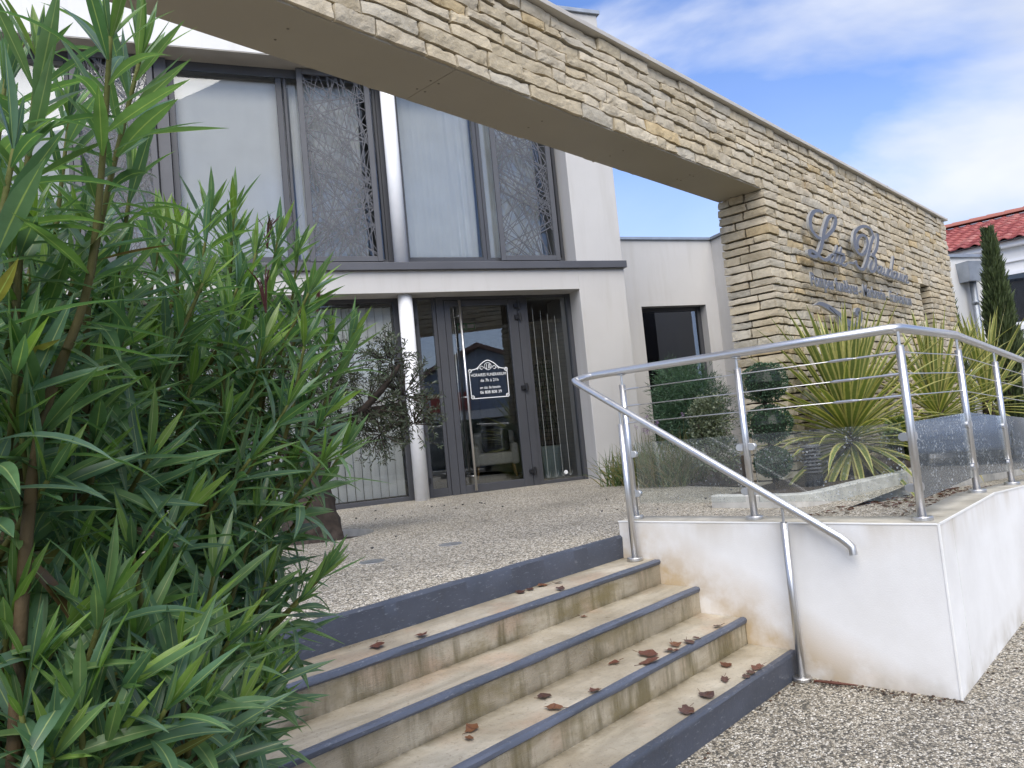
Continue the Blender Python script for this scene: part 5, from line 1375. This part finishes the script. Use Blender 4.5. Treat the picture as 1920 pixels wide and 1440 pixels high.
# ------------------------------------------------------------------ oleander
SHOOTS = [(303,1086,2059,273,1182,1435),(362,993,2067,274,1100,1503),(455,1137,2128,399,1334,1497),(251,1012,1898,224,1087,1445),(422,1340,1919,405,1483,1408),(503,1317,2010,453,1505,1400),(657,1595,1998,606,1724,1259),(322,1170,1753,293,1315,1352),(868,1795,2132,753,1850,1346),(958,1843,2166,814,1934,1335),(1086,1858,2107,905,1984,1319),(1126,1819,2072,934,1954,1315),(739,1651,2023,687,1774,1358),(896,1633,2000,797,1804,1340),(637,1476,1932,637,1691,1255),(1036,1640,1894,831,1775,1272),(1066,1619,1782,849,1756,1269),(1161,1663,1792,896,1854,1256),(917,1489,1746,768,1694,1287),(755,1510,1803,710,1762,1235),(911,1631,1858,786,1828,1214),(947,1473,1586,750,1722,1193),(837,1441,1611,683,1646,1214),(882,1406,1480,690,1644,1157),(1028,1542,1498,811,1813,1109),(1010,1714,1442,855,1925,994),(738,1423,1388,623,1579,1055),(810,1499,1332,687,1664,988),(906,1480,1230,751,1588,1069),(846,1474,1192,702,1650,963),(334,1053,1334,307,1176,1134),(385,1012,1199,388,1100,1023),(581,1242,1208,518,1405,979),(678,1366,1140,558,1513,939),(697,1350,1088,578,1497,887),(562,1200,1101,465,1320,928),(515,1181,1056,434,1281,921),(256,1068,1281,239,1181,1065),(295,1033,1225,266,1155,1035),(288,1085,1501,227,1240,1335),(449,1259,1710,378,1437,1431),(383,1193,1603,319,1358,1384),(455,1198,1519,361,1391,1333),(503,1232,1414,388,1372,1227),(248,1041,1632,208,1176,1445),(260,1086,1787,230,1219,1512),(462,1492,2169,417,1607,1503),(327,1345,2142,294,1445,1511),(654,1484,1665,572,1686,1269),(697,1448,1574,582,1607,1219),(708,1370,1505,588,1603,1187),(570,1426,1679,490,1545,1344),(775,1776,1133,701,2165,616),(418,2006,1533,302,2077,1092),(748,1929,1801,632,2030,1520),(521,1833,987,452,1861,601),(673,1446,1862,549,1553,1597),(492,1717,969,449,2067,611),(809,1769,839,718,1825,517),(406,1555,1927,351,1784,1739),(572,1742,1694,503,1913,1378),(1043,2023,2129,1058,2289,1571),(343,1739,1195,248,1733,1016),(393,1589,1037,343,1959,553),(528,1603,1629,463,1879,1380),(761,1471,1036,644,1624,794),(759,1798,912,622,1972,530),(447,1379,1780,469,1680,1455),(505,1890,2041,407,1988,1690),(756,1806,1027,742,2113,678),(408,1951,1499,397,2280,1038),(700,1600,1116,686,1874,785),(574,1877,1529,458,2103,1038),(697,1856,1159,607,1904,820),(603,1887,862,503,2033,496),(435,1858,1754,345,2186,1435),(864,1676,1181,794,1953,793),(531,1775,1490,480,2132,1154),(684,1495,1360,642,1719,1055),(681,1885,1050,589,2158,667),(837,1714,1014,753,2013,488),(664,1670,1420,560,1890,958),(815,1731,1155,788,1918,665),(892,1883,1545,805,2195,1064),(366,1697,1853,299,1949,1603),(613,1573,1769,550,1605,1469),(451,1610,1978,405,1806,1641),(392,1454,1112,340,1568,865),(388,1701,1143,334,1684,840),(804,1920,1669,661,2161,1169),(887,1645,1245,864,1814,807),(941,2096,1664,923,2254,1301),(868,1874,1948,734,2099,1565),(535,1880,1734,504,2219,1228),(961,2149,1816,846,2311,1364),(436,1447,1500,356,1543,1229),(746,1459,1078,744,1762,712),(846,1547,1747,784,1644,1259),(860,1945,1474,721,2048,999),(924,1740,1700,872,1919,1337),(798,2097,1654,676,2223,1348),(674,1904,922,624,2186,596),(596,1676,1376,558,2011,988),(602,1743,1594,596,2002,1259),(402,1902,1104,356,2184,749),(1000,1583,1896,898,1731,1496),(467,1882,1381,463,2134,1046),(758,1441,1256,744,1801,736),(996,1938,2115,1002,2254,1620),(817,1587,1893,722,1839,1616),(582,1587,1845,549,1668,1590),(405,1731,1978,292,1806,1568),(584,1588,1670,508,1730,1242),(337,1593,1301,292,1930,949),(287,1166,1433,266,1262,1241),(337,1192,1380,293,1268,1181),(417,1180,1381,401,1259,1143),(245,1103,1344,227,1213,1122),(308,1127,1306,275,1276,1111),(396,1140,1268,397,1290,1032),(490,1188,1254,469,1334,999),(241,1060,1231,234,1176,1024),(348,1048,1231,347,1194,1062),(436,1102,1218,429,1264,970),(323,1038,1170,291,1151,952),(266,1039,1178,246,1218,977),(478,1138,1147,426,1230,984),(399,1079,1114,385,1183,868),(338,1286,1893,301,1418,1717),(398,1302,1819,373,1434,1625),(277,1148,1717,250,1298,1505),(468,1375,1803,428,1591,1538),(362,1283,1662,334,1457,1490),(266,1103,1558,225,1251,1350),(371,1216,1512,344,1384,1332),(490,1375,1580,438,1460,1372),(634,1495,1773,559,1621,1446),(483,1262,1315,429,1363,1108),(587,1298,1309,581,1462,1017),(415,1324,1427,388,1383,1198)]
ole = empty('oleander_shrub', (0.45, 1.6, 0.16), 0, 'large green oleander with long narrow leaves filling the left foreground', 'shrub')
rr = random.Random(4)
PROF = [0.10, 0.42, 0.78, 0.97, 1.0, 0.90, 0.66, 0.34, 0.02]
def leaf_mesh(curve, fold, w_=0.17):
    P = []; p = Vector((0, 0, 0)); an = 0.0
    for i in range(9):
        P.append(p.copy()); an -= curve / 8; p = p + Vector((math.cos(an), 0, math.sin(an))) / 8
    V, fs, uv = leaf_strip(P, w_, Vector((0, 0, 1)), PROF, fold)
    return V, fs, uv
SHAPES = [leaf_mesh(c, f, w_) for c, f, w_ in ((0.15, 0.25, 0.135), (0.45, 0.2, 0.148), (0.8, 0.3, 0.135), (-0.2, 0.35, 0.118), (0.05, 0.5, 0.128), (1.1, 0.25, 0.14))]
GREENS = [(0.108, 0.205, 0.090), (0.092, 0.182, 0.100), (0.130, 0.228, 0.086), (0.084, 0.165, 0.090), (0.115, 0.200, 0.138), (0.138, 0.238, 0.108)]
YOUNG = [(0.17, 0.29, 0.065), (0.14, 0.25, 0.065), (0.20, 0.31, 0.07)]
GREENS += [(0.22, 0.20, 0.06), (0.14, 0.085, 0.04)]
MESHES = {}
def leaf_obj_mesh(si, ci, young):
    key = (si, ci, young)
    if key not in MESHES:
        mb = MB(); V, fs, uv = SHAPES[si]; mb.add(V, fs, (YOUNG if young else GREENS)[ci], uv); MESHES[key] = mb.mesh('leaf', M['oleander'], True)
    return MESHES[key]
LEAVES = []
def stem_col(t): return (0.07 + 0.03 * t, 0.045 + 0.075 * t * t, 0.028)
for si, sh in enumerate(SHOOTS):
    T = Vector(sh[:3]) / 1000; B = Vector(sh[3:]) / 1000
    root = Vector((0.02 + 0.28 * min(1, max(0, B.x)), 1.05 + 0.5 * max(0, B.y - 1.0), 0.1))
    dirn = (T - B)
    mid = (B + T) / 2 + Vector((rr.uniform(-.04, .04), rr.uniform(-.04, .04), -0.02))
    low = root + (B - root) * 0.5 + Vector((rr.uniform(-.06, .06), rr.uniform(-.06, .06), 0.05))
    path = smooth_path([root, low, B, mid, T], 8)
    n_ = len(path)
    mb = MB()
    mb.tube(path, [0.009 * (1 - i / (n_ - 1)) + 0.003 for i in range(n_)], 7, True)
    mb.c = [stem_col((i // 7) / n_) for i in range(len(mb.v))]
    so2 = mb.build('stem', M['stem'], ole, smooth=True); so2.location = (-0.45, -1.6, -0.16)
    # whorls of three leaves
    acc = 0.0; tot = sum((path[i + 1] - path[i]).length for i in range(16, n_ - 1))
    step = 0.030; nxt = tot * 0.04; phase = rr.uniform(0, 6.28)
    for i in range(16, n_ - 1):
        seg_ = path[i + 1] - path[i]; ls = seg_.length
        while nxt <= acc + ls:
            f = nxt / tot; p = path[i] + seg_ * ((nxt - acc) / ls); ax = seg_.normalized()
            s1 = ax.cross(Vector((0.3, 0.2, 1))).normalized(); s2 = ax.cross(s1).normalized()
            phase += 1.05 + rr.uniform(-0.15, 0.15)
            for q in range(3):
                if rr.random() < 0.10 + 0.25 * (1 - f): continue
                a = phase + q * 2.094 + rr.uniform(-0.2, 0.2)
                spread = R(66 - 32 * f ** 3 + rr.uniform(-16, 16))
                if f > 0.965: spread = R(rr.uniform(12, 34))
                d = (ax * math.cos(spread) + (s1 * math.cos(a) + s2 * math.sin(a)) * math.sin(spread)).normalized()
                d = (d + Vector((0, 0, -0.10 * (1 - f)))).normalized()
                ln = rr.uniform(0.11, 0.18) * (1.0 if f < 0.9 else 1.0 - 3.2 * (f - 0.9))
                young = f > 0.955 and rr.random() < 0.7
                LEAVES.append((p, d, ax, ln, rr.randrange(6) if not young else rr.choice((0, 3, 4)), rr.randrange(3) if young else (rr.randrange(6) if f > 0.6 or rr.random() > 0.03 else rr.choice((6, 7))), young))
            nxt += step * rr.uniform(0.85, 1.2)
        acc += ls
    ax = (path[-1] - path[-3]).normalized(); s1 = ax.cross(Vector((0.3, 0.2, 1))).normalized(); s2 = ax.cross(s1).normalized()
    for q in range(6):
        a = q * 1.05 + rr.uniform(-.3, .3); sp3 = R(rr.uniform(8, 38))
        d = (ax * math.cos(sp3) + (s1 * math.cos(a) + s2 * math.sin(a)) * math.sin(sp3)).normalized()
        LEAVES.append((path[-1] - ax * 0.004, d, ax, rr.uniform(0.06, 0.13), rr.choice((0, 3, 4)), rr.randrange(3), rr.random() < 0.4))
def leaf_matrix(p, d, ax, ln):
    x = d; up_ = (ax - d * ax.dot(d)); up_ = (up_ * -1 if False else up_)
    if up_.length < 1e-3: up_ = Vector((0, 0, 1)) - d * d.z
    z = up_.normalized(); y = z.cross(x)
    return Matrix(((x.x * ln, y.x * ln, z.x * ln, p.x), (x.y * ln, y.y * ln, z.y * ln, p.y), (x.z * ln, y.z * ln, z.z * ln, p.z), (0, 0, 0, 1)))
# the nearest leaves are objects of their own
inv = cam.matrix_world.inverted()
def weight(l):
    q = inv @ (l[0] + l[1] * l[3] * 0.5)
    if q.z > -0.3: return 0
    inside = abs(q.x / q.z) < 0.69 and abs(q.y / q.z) < 0.52
    return l[3] / -q.z * (1 if inside else 0.05)
LEAVES = [l for l in LEAVES if (l[0] + l[1] * l[3] - camp).length > 0.62]
LEAVES = [l if not l[6] else l[:5] + (l[5] % 3, True) for l in LEAVES]
LEAVES.sort(key=lambda l: -weight(l))
rest_l = MB()
off = Matrix.Translation(Vector((-0.45, -1.6, -0.16)))
for i, l in enumerate(LEAVES):
    mt = leaf_matrix(*l[:4])
    if i < 300:
        o = link('leaf', leaf_obj_mesh(*l[4:]), ole); o.matrix_local = off @ mt
    else:
        V, fs, uv = SHAPES[l[4]]; g = rr.uniform(0.85, 1.15); c = (YOUNG if l[6] else GREENS)[l[5]]
        rest_l.add([mt @ Vector(v) for v in V], fs, (c[0] * g, c[1] * g, c[2] * g), uv)
o = rest_l.build('leaf_mass', M['oleander'], ole, smooth=True); o['kind'] = 'stuff'; o.location = (-0.45, -1.6, -0.16)
# withered flower heads
for P in ((1.12, 1.74, 1.93), (1.02, 1.80, 2.11), (0.78, 1.40, 1.85)):
    P = Vector(P); mb = MB()
    for i in range(9):
        d = Vector((rr.uniform(-1, 1), rr.uniform(-1, 1), rr.uniform(0.2, 1.4))).normalized(); l = rr.uniform(0.02, 0.055)
        mb.tube([P - Vector((0, 0, 0.05)), P + d * l * 0.4, P + d * l], [0.0018, 0.0014, 0.001], 4)
    mb.c = [(0.06, 0.02, 0.02)] * len(mb.v)
    o = mb.build('withered_flower_head', M['stem'], ole); o.location = (-0.45, -1.6, -0.16)

# ------------------------------------------------------------------ fallen leaves and bits on the steps and terrace
rr = random.Random(15)
def dead_leaf_mesh(sd, ln, lobed=True):
    r_ = random.Random(sd); n_ = 14; V = [(0, 0, 0.004)]; 
    ring = []
    for k_ in range(n_):
        a = 2 * math.pi * k_ / n_
        q = ln * 0.5 * (1 + (0.16 * math.cos(5 * a) if lobed else 0.0)) * r_.uniform(0.72, 1.12)
        x, y = q * math.cos(a), q * math.sin(a) * 0.72
        ring.append((x, y, 0.004 + 0.20 * ln * (abs(y) / (ln * .5)) ** 2 * r_.uniform(0.0, 1.0) + r_.uniform(0, 0.06) * ln))
    V += [((x * .5), (y * .5), z * 0.4 + 0.002) for x, y, z in ring] + ring
    fs = [(0, 1 + k_, 1 + (k_ + 1) % n_) for k_ in range(n_)] + [(1 + k_, 1 + n_ + k_, 1 + n_ + (k_ + 1) % n_, 1 + (k_ + 1) % n_) for k_ in range(n_)]
    mb = MB(); c = r_.choice(((0.13, 0.05, 0.03), (0.085, 0.04, 0.03), (0.17, 0.075, 0.035), (0.07, 0.035, 0.028)))
    mb.add(V, fs, c, [(0.5, 0.5)] + [(0.5 + 0.2 * math.cos(2 * math.pi * k_ / n_), 0.5) for k_ in range(n_)] + [(0.5 + 0.5 * math.cos(2 * math.pi * k_ / n_), 0.5) for k_ in range(n_)])
    tb = MB()
    mb.tube([(-ln * 0.45, 0, 0.006), (-ln * 0.8, 0.01, 0.012)], 0.0014, 4, col=c)
    return mb.mesh('dead_leaf', M['deadleaf'], True)
def setl(L_, step_name, tz):
    L_ = sorted(L_)
    names = ['leftmost', 'second from the left', 'third from the left', 'fourth from the left', 'fifth from the left', 'sixth from the left', 'seventh from the left', 'eighth from the left', 'ninth from the left', 'tenth from the left', 'eleventh from the left', 'twelfth from the left']
    yn = [t_[0] for t_ in TR if abs(t_[1] - tz) < 0.01][0]; yb_ = [t_[0] for t_ in TR if t_[1] > tz + 0.05][0]
    for i, (x, y, ln) in enumerate(L_):
        y = min(max(y, yn + 0.035), yb_ - 0.05)
        o = link('fallen_leaf', dead_leaf_mesh(rr.randrange(9999), ln)); o.location = (x, y, tz + 0.005); o.rotation_euler = (U(-.15, .15), U(-.15, .15), U(0, 6.28))
        pos_ = names[i] if i < len(L_) - 1 else 'rightmost'
        tag(o, 'brown fallen leaf on the %s, %s there' % (step_name, pos_), 'leaf', 'fallen leaves on the steps')
setl([(2.029, 2.881, 0.1), (2.239, 2.823, 0.08), (3.095, 3.094, 0.07), (3.175, 3.039, 0.06), (3.279, 2.988, 0.07), (3.244, 2.825, 0.07), (3.377, 2.945, 0.05)], 'highest step', 0.6135)
setl([(3.292, 2.766, 0.04)], 'third step from the bottom', 0.4575)
setl([(2.143, 2.423, 0.08), (2.069, 2.364, 0.05), (2.579, 2.402, 0.09), (2.489, 2.27, 0.09), (2.749, 2.237, 0.07), (3.118, 2.398, 0.07), (3.304, 2.317, 0.11), (3.212, 2.243, 0.11), (3.509, 2.28, 0.08), (3.41, 2.249, 0.08), (3.587, 2.241, 0.08), (3.661, 2.234, 0.05), (3.924, 2.248, 0.07)], 'second step from the bottom', 0.297)
setl([(3.752, 2.127, 0.09), (3.544, 2.025, 0.07), (3.302, 1.998, 0.1), (3.081, 1.979, 0.1), (3.788, 1.963, 0.08), (3.698, 1.959, 0.07), (3.634, 1.941, 0.06)], 'lowest step', 0.142)

rr = random.Random(9)
for i, (x, y) in enumerate(((2.955, 4.18), (3.63, 4.16))):
    o = empty('ground_light', (x, y, TZ), 0, 'round steel recessed ground light, ' + ('nearer the oleander' if i == 0 else 'nearer the door'), 'light', 'recessed lights in the terrace')
    m = MB(); m.lathe([(0.085, -0.02), (0.085, 0.004), (0.062, 0.006)], 28); m.build('ring', M['steel'], o)
    m = MB(); m.lathe([(0.061, -0.02), (0.061, 0.005)], 24); m.build('lens', M['glass_dark'], o)
m = MB()
for i in range(34):
    x, y = (rr.uniform(4.6, 6.2), rr.uniform(6.2, 7.6)) if i < 20 else (rr.uniform(3.0, 7.0), rr.uniform(3.4, 7.2))
    s = rr.uniform(0.006, 0.014); m.lathe([(s * .4, 0), (s, s * .5), (s * .8, s), (0.001, s * 1.2)], 7, (x, y, TZ))
o = m.build('fallen_olives', M['black']); tag(o, 'scatter of dark fallen olives and bits on the pebble terrace', 'debris', kind='stuff')
m = MB()
for i in range(420):
    t = rr.random(); x = 4.7 + 3.6 * t + rr.uniform(-.2, .2); y = rr.uniform(1.45, 2.25 - 0.08 * t)
    if y > 2.12 - 0.05 * (x - 5.5): y = 2.12 - 0.05 * (x - 5.5) - rr.random() ** 2 * 0.5
    if x < 5.45 and rr.random() < 0.5: continue
    ln = rr.uniform(0.012, 0.04); a = rr.uniform(0, 6.28); c, s = math.cos(a) * ln, math.sin(a) * ln; z = TZ + 0.006 + ramp_z(x)
    g = rr.uniform(0.5, 1.3)
    m.add([(x - c, y - s, z), (x - s * .35, y + c * .35, z + 0.01), (x + c, y + s, z + 0.003), (x + s * .35, y - c * .35, z + 0.004)], [(0, 1, 2, 3)], (0.06 * g, 0.025 * g, 0.02 * g))
o = m.build('leaf_litter', M['deadleaf']); tag(o, 'dark dry leaf litter along the kerb of the planting bed', 'leaf litter', kind='stuff')
m = MB(); m.tube([(4.86, 1.75, TZ + 0.012), (4.82, 1.5, TZ + 0.016), (4.80, 1.36, TZ + 0.012)], [0.004, 0.007, 0.004], 6); tag(m.build('dry_stalk', M['bark']), 'dry brown stalk lying on the pebbles behind the balustrade corner post', 'stalk')

# ------------------------------------------------------------------ car parked down the forecourt, mirrored in the ramp's glass panels
M['car_blue'] = simple('blue_car_paint', (0.20, 0.27, 0.40), 0.4, var=0.03)
car = empty('parked_car', (19.5, -1.9, 0), R(-8), 'blue parked car at the far end of the forecourt, mirrored in the ramp glass', 'car')
def hull(name, prof, w0, w1, mat, parent, bev=0.06):
    m = MB(); n_ = len(prof); V = []
    for sgn in (-1, 1):
        for x, z, k_ in prof: V.append((x, sgn * (w0 + (w1 - w0) * k_), z))
    m.add(V, [tuple(range(n_)), tuple(range(n_, 2 * n_))[::-1]] + [((i + 1) % n_, i, i + n_, (i + 1) % n_ + n_) for i in range(n_)])
    return m.build(name, mat, parent, smooth=True, bevel=bev, seg=3)
hull('body', [(-2.05, 0.28, 0), (2.0, 0.28, 0), (2.1, 0.55, 0), (1.95, 0.82, 0), (0.95, 0.95, 0), (-1.9, 1.0, 0), (-2.1, 0.7, 0)], 0.86, 0.86, M['car_blue'], car, 0.09)
cab = hull('cabin', [(-1.85, 0.98, 0), (0.95, 0.94, 0), (0.25, 1.44, 1), (-1.5, 1.46, 1)], 0.80, 0.62, M['car_blue'], car, 0.06)
for sgn in (-1, 1):
    m = MB(); V = [(-1.55, sgn * 0.792, 1.02), (0.72, sgn * 0.80, 1.0), (0.2, sgn * 0.672, 1.36), (-1.35, sgn * 0.665, 1.38)]; m.add(V + [(x, y - sgn * 0.01, z) for x, y, z in V], [(0, 1, 2, 3), (7, 6, 5, 4), (0, 4, 5, 1), (1, 5, 6, 2), (2, 6, 7, 3), (3, 7, 4, 0)]); m.build('side_window', M['black'], car)
    for x in (-1.3, 1.3):
        m = MB(); m.tube([(x, sgn * 0.70, 0.31), (x, sgn * 0.885, 0.31)], 0.31, 24); wl = m.build('wheel', M['black'], car)
        m = MB(); m.tube([(x, sgn * 0.886, 0.31), (x, sgn * 0.895, 0.31)], 0.2, 20); m.build('rim', M['zinc'], wl)
    m = MB(); m.box((1.98, sgn * 0.62 - 0.16, 0.60), (2.09, sgn * 0.62 + 0.16, 0.74)); m.build('headlight', M['trim_white'], car, bevel=0.03)

rr = random.Random(33)
m = MB()
for i in range(520):
    if i < 220: x = 4.16 - abs(rr.gauss(0, 0.05)); y = rr.uniform(1.08, 1.9)
    elif i < 400: x = rr.uniform(4.15, 9.5); y = 1.09 - abs(rr.gauss(0, 0.06))
    else: x = rr.uniform(1.2, 4.1); y = 1.905 - abs(rr.gauss(0, 0.05))
    s_ = rr.uniform(0.003, 0.009); g = rr.uniform(0.3, 1.0); c = rr.choice(((0.5, 0.44, 0.34), (0.16, 0.14, 0.12), (0.10, 0.06, 0.04)))
    m.lathe([(s_ * .5, 0.001), (s_, s_ * .4), (s_ * .6, s_ * .9)], 6, (x, y, 0), (c[0] * g, c[1] * g, c[2] * g))
tag(m.build('loose_grit', M['stem']), 'loose grit and crumbs along the foot of the white wall and lowest step', 'grit', kind='stuff')
m = MB(); m.tube([(4.10, 1.80, 0.012), (4.09, 1.70, 0.02), (4.13, 1.58, 0.012)], [0.006, 0.009, 0.003], 6); tag(m.build('dead_twig', M['deadtwig']), 'short reddish-brown twig on the ground beside the lower handrail post', 'twig')
